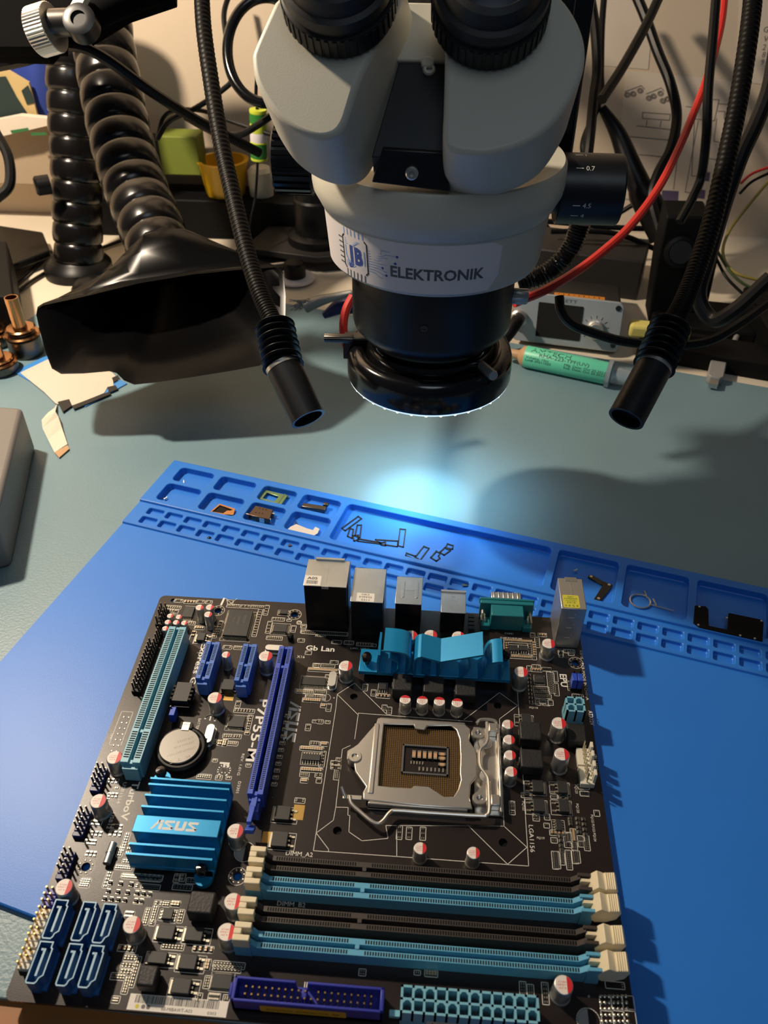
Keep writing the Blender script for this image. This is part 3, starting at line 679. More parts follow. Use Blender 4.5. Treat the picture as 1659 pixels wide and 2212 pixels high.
# ---- battery
m = MB(); m.lathe([(12.4, 0), (12.6, 3.6), (11.4, 4.6), (10.4, 4.6), (10.4, 2.0), (.01, 2.0)], bw(40.3, 104.6, 0), n=48)
m.bb(37, 43, 90.6, 94.2, 0, 5.4); m.bb(45, 51.8, 98, 108, 0, 3.5)
bh = m.build('battery_holder', 'black', MBD)
m = MB(); m.lathe([(9.6, 2.0), (10.0, 2.3), (10.0, 4.9), (9.6, 5.2), (.01, 5.2)], bw(39.6, 104.2, 0), n=48)
cb = m.build('coin_cell', 'cell', MBD)
m = MB()
for t_, x, y, h_, w_ in (('CR2032', 45, 98.5, 1.2, 8), ('JAPAN FUR', 46, 101, 1.2, 10), ('LITHIUM BATTERY', 47.5, 104, 1.2, 14), ('K T S', 46, 109, 1.6, 10)):
    m.text(t_, bw(x, y, 5.23), V((-.9, -.43, 0)), V((.43, -.9, 0)), h_, 0, w_)
m.build('stamped_text', 'gunmetal', cb)
m = MB(); m.bb(38.2, 41.8, 92, 95.5, 4.8, 5.6); m.bb(38.2, 41.8, 90.8, 92.2, 1, 5.6); m.build('spring_clip', 'solder', bh)

# ---- expansion slots
def slot(name, x0, x1, y0, y1, h, mt, key, pitch, dark='void', lip=1.2):
    m = MB(); g = 1.0; xc = (x0+x1)/2
    m.bb(x0, xc-g, y0, y1, 0, h); m.bb(xc+g, x1, y0, y1, 0, h); m.bb(xc-g, xc+g, y0, y1, 0, h-6)
    m.bb(xc-g, xc+g, y0, y0+1.6, 0, h-.6); m.bb(xc-g, xc+g, y1-2.2, y1, 0, h-1.2); m.bb(xc-g, xc+g, key-.9, key+.9, 0, h-.8)
    m.bb(x0+1, x1-1, y1, y1+2.0, 0, h*.78)
    o = m.build(name, mt, MBD, bevel=.15, seg=1); d = MB(); y = y0+2.2
    while y < y1-2.6:
        if abs(y+pitch*.25-key) > 1.2:
            for s_ in (-1, 1):
                a0, a1 = sorted((xc+s_*(g+.45), xc+s_*((x1-x0)/2-.75))); d.bb(a0, a1, y, y+pitch*.52, h-.01, h+.04)
        y += pitch
    d.build('contact_openings', dark, o)
    s_ = MB(); s_.bb(xc-g+.02, xc+g-.02, y0+1.7, y1-2.3, h-6, h-5.9); s_.build('slot_floor', dark, o); return o
slot('expansion_slot', 16.4, 26.0, 34.2, 119.6, 12.2, 'pci', 101.5, 1.27)
for x0, x1 in ((39.0, 46.5), (59.3, 66.8)): slot('short_slot', x0, x1, 42.4, 67.6, 11.2, 'pcie_small', 56.5, 1.0)
gx = slot('graphics_slot', 78.9, 86.3, 42.5, 130.8, 11.2, 'pcie', 56.0, 1.0)
m = MB(); m.bb(81.2, 83.9, 128.5, 136, 7.6, 9.4); m.obox(bw(82.5, 140, 9.2), (1.1, 0, 0), (0, 4.6, -1), (0, .25, 1.0)); m.obox(bw(83.2, 146, 7.6), (2.0, 0, 0), (0, 2.0, -1.4), (0, .5, .9)); m.bb(80.6, 85, 133, 137.4, 0, 7.8)
m.build('retention_lever', 'pcie', gx, bevel=.3)

# ---- memory slots
def dimm(yc, mt, k):
    m = MB(); z = 8.0; x0, x1 = 92.5, 226
    m.bb(x0, x1, yc-3.3, yc-.9, 0, z); m.bb(x0, x1, yc+.9, yc+3.3, 0, z); m.bb(x0, x1, yc-.9, yc+.9, 0, z-5); m.bb(134.6, 136.4, yc-.9, yc+.9, 0, z+.3)
    for xa, xb in ((86.2, 93.2), (225.5, 231)):
        m.bb(xa, xb, yc-3.6, yc-2.2, 0, 12); m.bb(xa, xb, yc+2.2, yc+3.6, 0, 12); m.bb(xa, xb, yc-2.2, yc+2.2, 0, 4)
    for s_ in (-1, 1):
        for q0, q1, q2 in ((92.5, 96.0, 1), (226.5, 222.5, -1)):
            yy0, yy1 = sorted((yc+s_*2.4, yc+s_*3.5)) if 0 else sorted((yc+s_*1.0, yc+s_*3.35))
            m.prism([bw(q0, yy0, z-.5), bw(q1, yy0, z-.5), bw(q0, yy0, 11.8)], (0, -(yy1-yy0), 0))
    o = m.build('memory_slot', mt, MBD, bevel=.15, seg=1); d = MB(); x = 97.2
    while x < 222.5:
        if not 131.5 < x < 137.5:
            for s_ in (-1, 1): d.bb(x, x+.62, yc+s_*2.1-.75, yc+s_*2.1+.75, z-.01, z+.04)
        x += 1.06
    d.build('contact_openings', 'void' if mt == 'dimm_blue' else 'black_matte', o)
    # latches
    l = MB(); zt_ = 14.6
    l.bb(86.4, 93.2, yc-3.7, yc-1.2, 8, zt_); l.bb(86.4, 93.2, yc+1.2, yc+3.7, 8, zt_); l.bb(86.4, 89.6, yc-1.2, yc+1.2, 6, zt_); l.build('latch', 'cream', o, bevel=.4)
    l = MB()
    prof = [(229.6, 8.6), (231.4, 12.6), (233.0, 14.8), (236.0, 13.2), (240.4, 14.2), (241.4, 12.4), (240.2, 7.0), (236.5, 4.0), (232.0, 3.4), (230.4, 5)]
    l.prism([bw(x, yc-3.7, z_) for x, z_ in prof], (0, -7.4, 0))
    for t in range(5): l.bb(236.6+t*.85, 237.0+t*.85, yc-3.6, yc+3.6, 13.3, 13.9+.13*t)
    l.bb(226.5, 231.5, yc-1.6, yc-.2, 7, 11.2); l.build('latch', 'cream', o, bevel=.35)
dimm(160.6, 'dimm_black', 0); dimm(169.6, 'dimm_blue', 1); dimm(182.2, 'dimm_black', 2); dimm(192.3, 'dimm_blue', 3)

# ---- drive connectors
def sata(x0, y0):
    o_ = [(0, 0), (5.7, 0), (5.7, 2.2), (6.3, 2.6), (6.3, 12.6), (5.0, 13.6), (4.6, 15.0), (3.9, 15.8), (.6, 15.8), (0, 15.0)]
    i_ = [(.55, .55), (5.15, .55), (5.15, 2.4), (5.75, 2.9), (5.75, 12.4), (4.55, 13.4), (4.15, 14.7), (3.7, 15.25), (.8, 15.25), (.55, 14.8)]
    n = len(o_); m = MB(); z = 9.0
    for aa, bb_, z0, z1 in ((o_, o_, 0, z), (i_, i_, 3, z)):
        m.add([bw(x0+p[0], y0+p[1], z0) for p in aa]+[bw(x0+p[0], y0+p[1], z1) for p in aa], [(k, (k+1) % n, n+(k+1) % n, n+k) for k in range(n)], 0)
    m.add([bw(x0+p[0], y0+p[1], z) for p in o_]+[bw(x0+p[0], y0+p[1], z) for p in i_], [(k, (k+1) % n, n+(k+1) % n, n+k) for k in range(n)], 1)
    m.poly([bw(x0+p[0], y0+p[1], 3) for p in i_], 0); m.bb(x0+.6, x0+6.6, y0+1, y0+15.2, 0, 1.5)
    o = m.build('drive_connector', ['sata', 'sata_rim'], MBD)
    t = MB(); t.bb(x0+2.6, x0+3.5, y0+2.6, y0+12.8, 3, 8.6); t.bb(x0+1.6, x0+2.7, y0+2.6, y0+3.4, 3, 8.6); t.build('contact_tongue', 'sata_rim', o)
for x, y in ((9.3, 183.1), (21.1, 183.1), (29.8, 183.3), (9.4, 199.7), (21.3, 199.7), (30.0, 199.7)): sata(x, y)
m = MB(); x0, x1, y0, y1, z = 89.4, 147.6, 206.8, 215.8, 9.6
m.bb(x0, 113.5, y0, y0+1.2, 0, z); m.bb(117.8, x1, y0, y0+1.2, 0, z); m.bb(113.5, 117.8, y0, y0+1.2, 0, 3.5); m.bb(x0, x1, y1-1.2, y1, 0, z); m.bb(x0, x0+1.6, y0, y1, 0, z); m.bb(x1-1.6, x1, y0, y1, 0, z); m.bb(x0, x1, y0, y1, 0, 3.0)
m.bb(x0-1.2, x0, y0+2, y1-2, 0, z-1); m.bb(116, 118, y0+2, y0+5.5, 3, 8)
ide = m.build('ribbon_connector', 'ide', MBD, bevel=.4)
m = MB(); m.poly([bw(x, y1+.03, z_) for x, z_ in rrect(100.5, 133.5, 1.6, 7.2, .8)], 0); m.text('FOXCONN  CONNECTOR  40P', bw(103, y1+.06, 3.2), (1, 0, 0), (0, 0, 1), 1.5, 1, 28); m.build('sticker', ['gold_label', 'ink'], ide)
for k in range(20):
    for j in (0, 1):
        if (k, j) == (10, 0): continue
        x, y = 94.4+k*2.54, 209.9+j*2.6; m = MB(); m.obox(bw(x, y, 5.4), (.32, 0, 0), (0, .32, 0), (0, 0, 3.0)); m.build('pin', 'gold', ide)
def powerbox(name, x0, x1, y0, y1, h, nx, ny, mt):
    m = MB(); w = .9; m.bb(x0, x1, y0, y1, 0, h-8)
    cw_, ch_ = (x1-x0-w)/nx, (y1-y0-w)/ny
    for i in range(nx+1): m.bb(x0+i*cw_, x0+i*cw_+w, y0, y1, h-8, h)
    for j in range(ny+1): m.bb(x0, x1, y0+j*ch_, y0+j*ch_+w, h-8, h)
    for i in range(nx):
        for j in range(ny):
            if (i+j*2) % 4 in (1, 2):
                a_, c_ = x0+i*cw_+w, y0+j*ch_+w; e = a_+cw_-w; f_ = c_
                m.prism([bw(a_, f_, h-8), bw(a_+1.1, f_, h-8), bw(a_, f_+1.1, h-8)], (0, 0, 7.98)); m.prism([bw(e, f_, h-8), bw(e-1.1, f_, h-8), bw(e, f_+1.1, h-8)], (0, 0, 7.98))
    o = m.build(name, mt, MBD)
    for i in range(nx):
        for j in range(ny):
            c_ = MB(); xx, yy = x0+(i+.5)*cw_+w/2, y0+(j+.5)*ch_+w/2; c_.bb(xx-.6, xx+.6, yy-.5, yy+.5, h-8, h-3); c_.build('pin', 'gunmetal', o)
    return o
ap = powerbox('power_connector', 153.8, 205.6, 206.3, 216.0, 12.4, 12, 2, 'pci')
m = MB(); m.bb(149.8, 153.8, 212.4, 214.6, 2, 4); m.build('locking_tab', 'pci', ap)
m = MB(); m.poly([bw(x, 216.04, z_) for x, z_ in rrect(164, 181, 2, 6, .3)], 0); m.text('LOTES', bw(166, 216.07, 3), (1, 0, 0), (0, 0, 1), 1.8, 1, 12); m.build('sticker', ['ivory', 'ink_soft'], ap)
powerbox('processor_power_connector', 229.0, 238.4, 65.2, 74.4, 12.2, 2, 2, 'pci')
# fan headers
for y0 in (89.0, 99.4):
    m = MB(); m.bb(233.4, 240.2, y0, y0+9.6, 0, 3.2); m.bb(239.0, 240.4, y0+.8, y0+4.0, 3, 10); m.bb(239.0, 240.4, y0+5.6, y0+8.8, 3, 10); m.bb(239.0, 240.4, y0+4, y0+5.6, 3, 6)
    o = m.build('fan_header', 'ivory', MBD, bevel=.25)
    for k in range(4): q = MB(); q.obox(bw(236.4, y0+1.2+k*2.4, 6.5), (.3, 0, 0), (0, .3, 0), (0, 0, 4)); q.build('pin', 'solder', o)
# jumpers and pin headers
def jumper(x0, x1, y0, y1, z0, z1, mt='blue_cap'): return MB().bb(x0, x1, y0, y1, z0, z1).build('jumper_cap', mt, MBD, bevel=.25)
jumper(234.8, 237.4, 46.8, 51.8, 1.6, 8.6); jumper(237.7, 240.3, 46.8, 51.8, 1.6, 8.6); jumper(30.2, 33.0, 83.4, 88.6, 1.6, 7.4)
m = MB(); m.bb(234.6, 240.6, 46.6, 52, 0, 1.8)
for x in (235.8, 239): m.bb(x, x+.6, 46.0, 46.6, 0, 9.6)
m.build('jumper_base', 'black', MBD)
def header(x, y0, n, cols=2, base='black', lab='pin_header', skip=(), rowdir=1, h=8.6, pm='gunmetal'):
    m = MB()
    for k in range(n): m.bb(x-1.2, x+1.2+2.54*(cols-1), y0+k*2.54-1.2, y0+k*2.54+1.2, 0, 2.5)
    o = m.build(lab, base, MBD, bevel=.3, seg=1)
    for k in range(n):
        for j in range(cols):
            if (k, j) in skip: continue
            q = MB(); q.obox(bw(x+j*2.54, y0+k*2.54, h/2), (.32, 0, 0), (0, .32, 0), (0, 0, h/2)); q.build('pin', pm, o)
header(6.2, 40.5, 13); header(5.2, 14, 5, skip=((3, 0),)); header(4.2, 118.5, 5, base='navy', skip=((4, 0),)); header(4.2, 141.0, 5, base='navy', skip=((4, 0),)); header(4.0, 160.6, 5, base='navy', skip=((4, 0),)); header(8.6, 29.6, 4, 1)
for k, bcol in enumerate(('ide', 'ivory', 'ivory', 'ivory')): header(2.6, 177.5+k*8.2, 3, 2, base=bcol, skip=((2, 1),) if k else (), pm='gold', h=7)
header(30.2, 84, 1, 1)
m = MB(); m.lathe([(1.9, 0), (1.9, 3), (1.5, 4.2), (.8, 5), (.01, 5.3)], bw(14.2, 77.6, 0), n=20); m.build('power_light', 'green', MBD)

# ---- south heatsink
m = MB(); m.bb(33.6, 71.0, 127, 164.6, 2.0, 4.6)
hsk = m.build('chipset_heatsink', 'heat', MBD, bevel=.2)
for yy in (127.6, 130.6, 136.1, 141.7, 148.2, 153.6, 159.3, 163.8):
    q = MB(); q.bb(33.6, 71.0, yy-.45, yy+.45, 4.6, 13.4); q.build('fin', 'heat', hsk)
q = MB(); q.bb(33.4, 71.2, 146.6, 154.6, 13.4, 14.6); lp = q.build('logo_plate', 'heat', hsk, bevel=.25)
q = MB(); logo(q, lambda x, y: bw(41.0+x, 152.8-y, 14.65), 20.5, 4.4); q.build('printed_logo', 'logo_silver', lp)
def pushpin(x, y, ear=True):
    m = MB(); m.lathe([(1.3, 2), (1.3, 6.2), (2.0, 6.6), (2.6, 8.0), (2.7, 9.6), (2.1, 10.6), (.01, 11)], bw(x, y, 0), n=20)
    o = m.build('push_pin', 'black_gloss', hsk)
for ex, ey, eb in ((36.0, 122.2, (33.6, 39, 122, 128)), (66.8, 167.2, (64, 70.8, 160, 167))):
    m = MB(); m.lathe([(4.0, 2.0), (4.0, 4.4), (1.2, 4.4)], bw(ex, ey, 0), n=28); m.bb(*eb, 2.0, 4.4); m.build('mounting_ear', 'heat', hsk)
pushpin(36.0, 121.5); pushpin(66.4, 166.5)
MB().bb(37, 68, 130, 161, 0, 2.0).build('chipset_package', 'black', hsk)

# ---- voltage regulator heatsink: flat base with curved upright fins
m = MB(); m.bb(122.4, 202.6, 36.8, 52.4, 3.6, 6.2); vh = m.build('regulator_heatsink', 'heat', MBD, bevel=.3)
def fin(prof, th=1.1):
    n = len(prof); up = []; dn = []
    for i, (x, z) in enumerate(prof):
        a_ = V(prof[max(i-1, 0)]); b_ = V(prof[min(i+1, n-1)]); d = (b_-a_).normalized(); nn = V((-d.y, d.x))*th/2
        up.append((x+nn.x, z+nn.y)); dn.append((x-nn.x, z-nn.y))
    m = MB(); loop = up+dn[::-1]; k = len(loop)
    A = [bw(x, 37.4, z) for x, z in loop]; Bq = [bw(x, 53.2, z) for x, z in loop]
    m.add(A+Bq, [(i, (i+1) % k, k+(i+1) % k, k+i) for i in range(k)], 0, True)
    for base in (0, k):
        for i in range(n-1): m.add([(A if base == 0 else Bq)[j] for j in (i, i+1, k-2-i, k-1-i)], [(0, 1, 2, 3)], 0)
    m.build('fin', 'heat', vh, weld=True)
def sm_(pts, k=6):
    out = []
    for i in range(len(pts)-1):
        a_ = V(pts[i-1]) if i else V(pts[0])*2-V(pts[1]); b_, c_ = V(pts[i]), V(pts[i+1]); d_ = V(pts[i+2]) if i+2 < len(pts) else V(pts[-1])*2-V(pts[-2])
        for j in range(k):
            t = j/k; out.append(tuple(.5*((2*b_)+(c_-a_)*t+(2*a_-5*b_+4*c_-d_)*t*t+(3*b_-a_-3*c_+d_)*t**3)))
    out.append(pts[-1]); return out
fin([(133, 6), (132.6, 14), (133.4, 21)]); fin(sm_([(135.6, 24.2), (142, 24.0), (147.2, 22.6), (149.4, 19.2), (149.2, 12), (147.5, 6)]))
fin(sm_([(152.4, 6), (151.6, 12), (151.6, 17), (153.4, 20.2), (155.2, 21.0)])); fin([(154.8, 21.4), (165.4, 18.2), (186.9, 25.6)], 1.2)
fin(sm_([(164, 6), (165.5, 12), (165.6, 18)])); fin(sm_([(176, 6), (179.5, 12), (180.6, 17), (179.5, 22.6)])); fin(sm_([(186, 6), (188.6, 10), (189.4, 15), (191.0, 19), (194, 20.6), (197.2, 21.2)]), 1.2)
fin(sm_([(140, 6), (143.5, 10), (143, 16), (138.5, 19)])); fin([(160, 6), (156.5, 10), (160, 14)]); fin([(197, 6), (197.6, 12), (197.4, 17)])
for x, y in ((126.4, 46.5), (200.3, 38.6)):
    q = MB(); q.lathe([(1.4, 6), (1.5, 8.6), (2.6, 9.2), (2.8, 11.4), (2.2, 12.6), (.01, 12.9)], bw(x, y, 0), n=20); q.build('push_pin', 'black_gloss', vh)
for k in range(7): q = MB(); q.bb(129+k*10, 136+k*10, 40, 49, 0, 3.5); q.build('power_transistor', 'black', vh)

# ---- processor socket
m = MB(); m.bb(133, 181, 81, 126, 0, 2.2); sk_ = m.build('processor_socket', 'black', MBD)
q = MB(); q.bb(137.0, 177.4, 83.2, 122.6, 2.2, 2.5); q.build('contact_bed', 'contact_bed', sk_)
ct = MB()
for i in range(38):
    for j in range(38):
        x, y = 138.2+i*1.02, 84.2+j*1.0
        if 148.4 < x < 170.8 and 93.8 < y < 109.9: continue
        if x < 160 or y < 96 or 1: ct.obox(bw(x, y, 2.75), (.25, 0, 0), (0, .33, .12), (0, 0, .12))
o = ct.build('contact_pins', 'contacts', sk_); o['kind'] = 'stuff'
q = MB(); q.bb(148.4, 170.8, 93.8, 94.6, 2.4, 3.6); q.bb(148.4, 170.8, 109.1, 109.9, 2.4, 3.6); q.bb(148.4, 149.2, 93.8, 109.9, 2.4, 3.6); q.bb(170.0, 170.8, 93.8, 109.9, 2.4, 3.6); q.build('cavity_frame', 'ink_grey', sk_)
q = MB(); q.bb(149.2, 170, 94.6, 109.1, 2.4, 2.55); q.build('cavity_floor', 'pcb', sk_)
for k in range(5): q = MB(); q.bb(153.2+k*2.6, 154.9+k*2.6, 97.2, 101.4, 2.5, 3.9, 0); q.bb(153.2+k*2.6, 154.9+k*2.6, 97.2, 98.0, 2.5, 3.95, 1); q.bb(153.2+k*2.6, 154.9+k*2.6, 100.6, 101.4, 2.5, 3.95, 1); q.build('chip_capacitor', ['tan', 'solder'], sk_)
for y_ in (97.4, 99.8, 103.2): q = MB(); q.bb(166.0, 169.4, y_, y_+1.6, 2.5, 3.9, 0); q.bb(166, 166.7, y_, y_+1.6, 2.5, 3.95, 1); q.bb(168.7, 169.4, y_, y_+1.6, 2.5, 3.95, 1); q.build('chip_capacitor', ['tan', 'solder'], sk_)
for k in range(7): q = MB(); q.bb(156.6+k*1.9, 157.4+k*1.9, 105.6, 107.6, 2.5, 3.0); q.build('chip_resistor', 'solder', sk_)
for k in range(5): q = MB(); q.bb(152.6+k*1.4, 153.2+k*1.4, 102.6, 104.2, 2.5, 3.0); q.build('chip_resistor', 'solder', sk_)
# steel load plate with an irregular window, folded down edges
zo = 5.2
outer = [(135.0, 80.4), (150, 80.0), (178.6, 80.8), (181.5, 83.5), (181.0, 90.5), (184.0, 95.5), (184.4, 110), (181.4, 114.5), (180.8, 121.5), (182.2, 127.0), (160, 127.4), (131.6, 126.2), (131.2, 122.4), (132.4, 119.5), (126.5, 111.8), (125.4, 107.0), (121.8, 105.4), (121.6, 100.6), (124.6, 98.2), (126.4, 96.5), (131.2, 88.6), (134.2, 84.0)]
inner = [(138.4, 84.0), (153.2, 83.4), (154.0, 85.6), (158.8, 85.8), (160.2, 83.4), (171.8, 82.4), (174.4, 84.8), (176.0, 90.0), (176.4, 100.0), (176.2, 109), (176.6, 112.4), (175.4, 117.5), (173.4, 121.4), (169.0, 121.8), (166.0, 119.8), (161.6, 117.0), (154.8, 117.0), (153.6, 118.6), (144.0, 118.6), (138.2, 118.4), (138.0, 108), (138.2, 95.0)]
def ring_plate(out, inn, z0, z1):
    bm = bmesh.new(); es = []
    for lp in (out, inn):
        vs = [bm.verts.new(bw(x, y, 0)) for x, y in lp]; es += [bm.edges.new((vs[i], vs[(i+1) % len(vs)])) for i in range(len(vs))]
    bmesh.ops.triangle_fill(bm, edges=es, use_beauty=True, normal=(0, 0, 1)); bm.verts.index_update()
    def zz(x, y):                     # plate rises towards the middle of each rail
        return 0
    top = [v.co.copy() for v in bm.verts]; fs = [tuple(v.index for v in f.verts) for f in bm.faces]; m = MB()
    m.add([p+V((0, 0, z1)) for p in top], fs); m.add([p+V((0, 0, z0)) for p in top], fs)
    for lp in (out, inn):
        n = len(lp); m.add([bw(x, y, z1) for x, y in lp]+[bw(x, y, z0) for x, y in lp], [(i, (i+1) % n, n+(i+1) % n, n+i) for i in range(n)])
    bm.free(); return m
lpw = ring_plate(outer, inner, zo-1.2, zo).build('load_plate', 'steel', sk_, weld=True, bevel=.5, seg=2)
q = MB(); q.bb(134, 180, 126.4, 127.8, 1.4, zo-.5); q.bb(136, 179, 79.6, 80.9, 1.4, zo-.5); q.bb(133.6, 136.2, 84, 123, 4.6, 5.7); q.build('folded_edge', 'steel', lpw, bevel=.5)
q = MB(); q.bb(183.2, 196.0, 79.5, 127.5, .4, 1.6); q.bb(194.6, 196.0, 79.5, 127.5, .4, 5.2); q.bb(190.6, 194.8, 79.8, 84.8, 1.6, 6.2); q.bb(190.6, 194.8, 119.5, 125.0, 1.6, 6.2); q.build('hinge_frame', 'steel', sk_, bevel=.4)
for x, y in ((125.6, 104.0), (185.2, 86.0), (185.4, 121.6)):
    q = MB(); q.lathe([(3.4, 1.6), (3.4, 5.4), (3.0, 6.0), (1.5, 6.0), (1.4, 4.4), (.01, 4.4)], bw(x, y, 0), n=24); o = q.build('screw', 'steel', sk_)
lv = MB(); P_ = [(195.2, 82, 3), (194.0, 77.4, 4.4), (187, 77.2, 4.6), (184.6, 79.4, 4.2)]
lv.tube([bw(*p_) for p_ in P_], .85)
lv.tube([bw(*p_) for p_ in ((189.8, 79.0, 5), (189.9, 84, 5), (189.8, 89.5, 5.0), (188.6, 92.6, 5), (186.2, 95.5, 5), (185.8, 100, 5), (186.2, 105, 5), (188.4, 108.6, 5), (189.6, 111.6, 5), (189.8, 118, 5), (189.7, 127.2, 5), (188.4, 129.6, 4.8), (185.0, 130.0, 4.6), (165, 130.2, 4.4), (148, 130.2, 4.4), (144.6, 131.2, 4.4), (141.8, 135.4, 4.4), (139.6, 137.2, 4.4), (136.4, 136.2, 4.4), (131, 132.2, 4.6), (126.6, 128.6, 5), (125.4, 125.2, 5.6))], .95, 10)
lvo = lv.build('load_lever', 'steel', sk_)
q = MB(); q.obox(bw(126.6, 125.6, 5.2), (4.4, 0, 0), (0, 1.1, 0), (0, 0, .5)); q.tube([bw(123.6, 126.2, 5.6), bw(121.4, 122.4, 8.4)], .8); q.build('lever_hook', 'steel', sk_, bevel=.2)
for y_ in (91.0, 109.6): q = MB(); q.lathe([(3.2, 0), (3.3, .6), (1.0, .9)], bw(188.8, y_, 4.6), (0, 0, 1), 20); q.build('lever_washer', 'steel', sk_)

# ---- rear ports
def port(name, x0, x1, y0, y1, z1, top=None, body='black', mt='tin', zt_=None):
    o = MB().bb(x0+.3, x1-.3, y0+.3, y1-.2, 0, z1-.3).build(name, body, MBD, bevel=.2)
    t = MB(); t.bb(x0, x1, y0, y1, z1-.5, z1, 0); t.bb(x0, x1, y0, y0+.4, 0, z1); t.bb(x1-.3, x1, y0, y1*.72+y0*.28, 1, z1); t.bb(x0, x0+.3, y0, y1*.72+y0*.28, 1, z1)
    return o, t.build('metal_shell', mt, o, bevel=.25)
o, t = port('audio_port_stack', 89.6, 113.2, -1, 19.8, 35.2)
q = MB(); q.bb(94, 110, -1.6, -.2, 34.6, 36.4); q.bb(101.6, 101.8, 1, 19.8, 35.2, 35.28); q.bb(99.6, 103.4, 18.6, 20.1, 33.4, 35.3); q.build('spring_tab', 'tin', t)
q = MB(); q.poly([bw(x, y, 35.25) for x, y in rrect(89.9, 98.8, 12.0, 19.4, .2)], 0); q.text('A05', bw(91.2, 15.0, 35.28), (1, 0, 0), (0, 1, 0), 1.9, 1, 5.6, .02)
for k in range(14): q.bb(91.2+k*.45, 91.2+k*.45+random.choice((.15, .25)), 15.8, 18.4, 35.25, 35.29, 1)
q.build('sticker', ['paper_label', 'ink'], t)
o, t = port('network_port_stack', 115.6, 133.4, -1, 25.2, 30.6)
q = MB(); q.poly([bw(x, y, 30.65) for x, y in rrect(118.8, 128.4, 18.6, 25.0, .2)], 0)
for s_, yy, w_ in (('NK2', 20.4, 4), ('P7PM3', 22.4, 6.6), ('0311', 24.4, 4.4)): q.text(s_, bw(123.6-w_/2, yy, 30.68), (1, 0, 0), (0, 1, 0), 1.3, 1, w_)
q.build('sticker', ['paper_label', 'ink'], t)
o, t = port('double_port', 139.4, 154.0, -2.5, 18.6, 24.0)
q = MB()
for x in (142.6, 150.2): q.prism([bw(a_, b_, 24.0) for a_, b_ in rrect(x, x+1.6, 1, 14, .78)], (0, 0, .25))
q.bb(144.4, 150, 7.3, 8.2, 24, 24.12); q.build('pressed_rib', 'tin', t, bevel=.1)
o, t = port('drive_port', 164.8, 178.6, -.5, 16.2, 16.6)
q = MB(); q.bb(164.6, 178.8, -.6, .8, 16.4, 17.4); q.bb(170.6, 172.6, 3, 4, 16.6, 16.75); q.text('JYEC', bw(174.6, 6.4, 16.63), (-1, 0, 0), (0, -1, 0), 1.5, 0, 6.6); q.build('pressed_detail', 'alu', t)
q = MB(); q.bb(187.2, 217.4, 0, 3.4, 0, 12.6); q.bb(186.8, 217.8, -.8, .8, 9, 13.2); q.bb(193.2, 211.4, 3.4, 12.0, 0, 12.0); q.bb(188, 193.2, 6, 12.8, 0, 4); q.bb(211.4, 216.6, 6, 12.8, 0, 4)
o = q.build('serial_port', 'teal_plastic', MBD, bevel=.5)
q = MB(); q.bb(193.4, 210.6, -6.2, -.4, 2, 12.4)
for k in range(6): q.bb(194.6+k*2.7, 195.6+k*2.7, -6.4, -1, 2, 12.8)
q.build('port_shell', 'tin', o, bevel=.6)
for x in (189.2, 215.4):
    q = MB(); q.cyl(bw(x, 3.4, 6.4), bw(x, 6.6, 6.4), 1.3, n=16); q.bb(x-1.4, x+1.4, 4.6, 9.6, 0, 1.2); q.bb(x-1.5, x-.4, 6.0, 10.0, 0, 5.4); q.bb(x+.4, x+1.5, 6.0, 10.0, 0, 5.4); q.bb(x-1.2, x+1.2, -5.5, -.6, 4.8, 7.8); q.build('jack_screw', 'solder', o)
q = MB(); q.bb(228.4, 241.8, -1, 22.2, 0, 31.2); q.build('keyboard_port_stack', 'alu', MBD, bevel=.35); o = [c for c in MBD.children if c.name.startswith('keyboard')][0]
q = MB(); q.bb(232.2, 238.6, -1.6, 1.4, 30.9, 31.5); q.bb(235.2, 235.5, 1.4, 11.6, 31.2, 31.3)
for z_ in (8, 16, 24): q.bb(233.0, 236.6, 22.15, 22.4, z_, z_+.4); q.bb(236.2, 236.6, 22.15, 22.4, z_, z_+3)
q.build('pressed_detail', 'tin', o)
q = MB(); q.poly([bw(x, y, 31.26) for x, y in rrect(229.6, 238.4, 12.0, 21.4, .9)], 0)
for s_, yy, h_, w_ in (('E#01', 13.8, .9, 3), ('AM/B#000R', 15.2, 1.0, 7.2), ('UV:DL0001', 16.6, .9, 6.2), ('EX18', 18.2, 1.2, 4.4), ('0 B % 8', 20.6, 1.4, 7.0)): q.text(s_, bw(234-w_/2, yy, 31.3), (1, 0, 0), (0, 1, 0), h_, 1, w_)
q.build('sticker', ['yellow_label', 'green'], o)
q = MB()
for k in range(4): q.bb(181.2, 184.6, 2.5+k*3.0, 4.6+k*3.0, 0, 1.6)
q.build('resistor_array', 'ic', MBD)
# barcode label on the front edge
q = MB(); a_, b_ = B(268, 2144), B(494, 2190)
q.bb(48.6, 87.4, 212.9, 218.6, 0.0, 0.08, 0); x = 51.0
while x < 84: w_ = random.choice((.15, .25, .4)); q.bb(x, x+w_, 213.2, 216.0, 0.08, 0.1, 1); x += w_+random.choice((.2, .3))
q.text('60-MIBAWT-A03', bw(62, 218.0, .11), (1, 0, 0), (0, 1, 0), 1.2, 1, 12); q.text('0303', bw(80, 218.1, .11), (1, 0, 0), (0, 1, 0), 1.1, 1, 3.4)
for x, c_ in ((52.4, 2), (54.8, 3), (56.8, 3)): q.poly([bw(x+.8*math.cos(t), 217.2+.8*math.sin(t), .12) for t in [2*PI*k/14 for k in range(14)]], c_)
q.build('barcode_label', ['paper_label', 'ink', 'yellow_label', 'ink_soft'], MBD)
sk.build('printed_lines', 'silk', MBD)

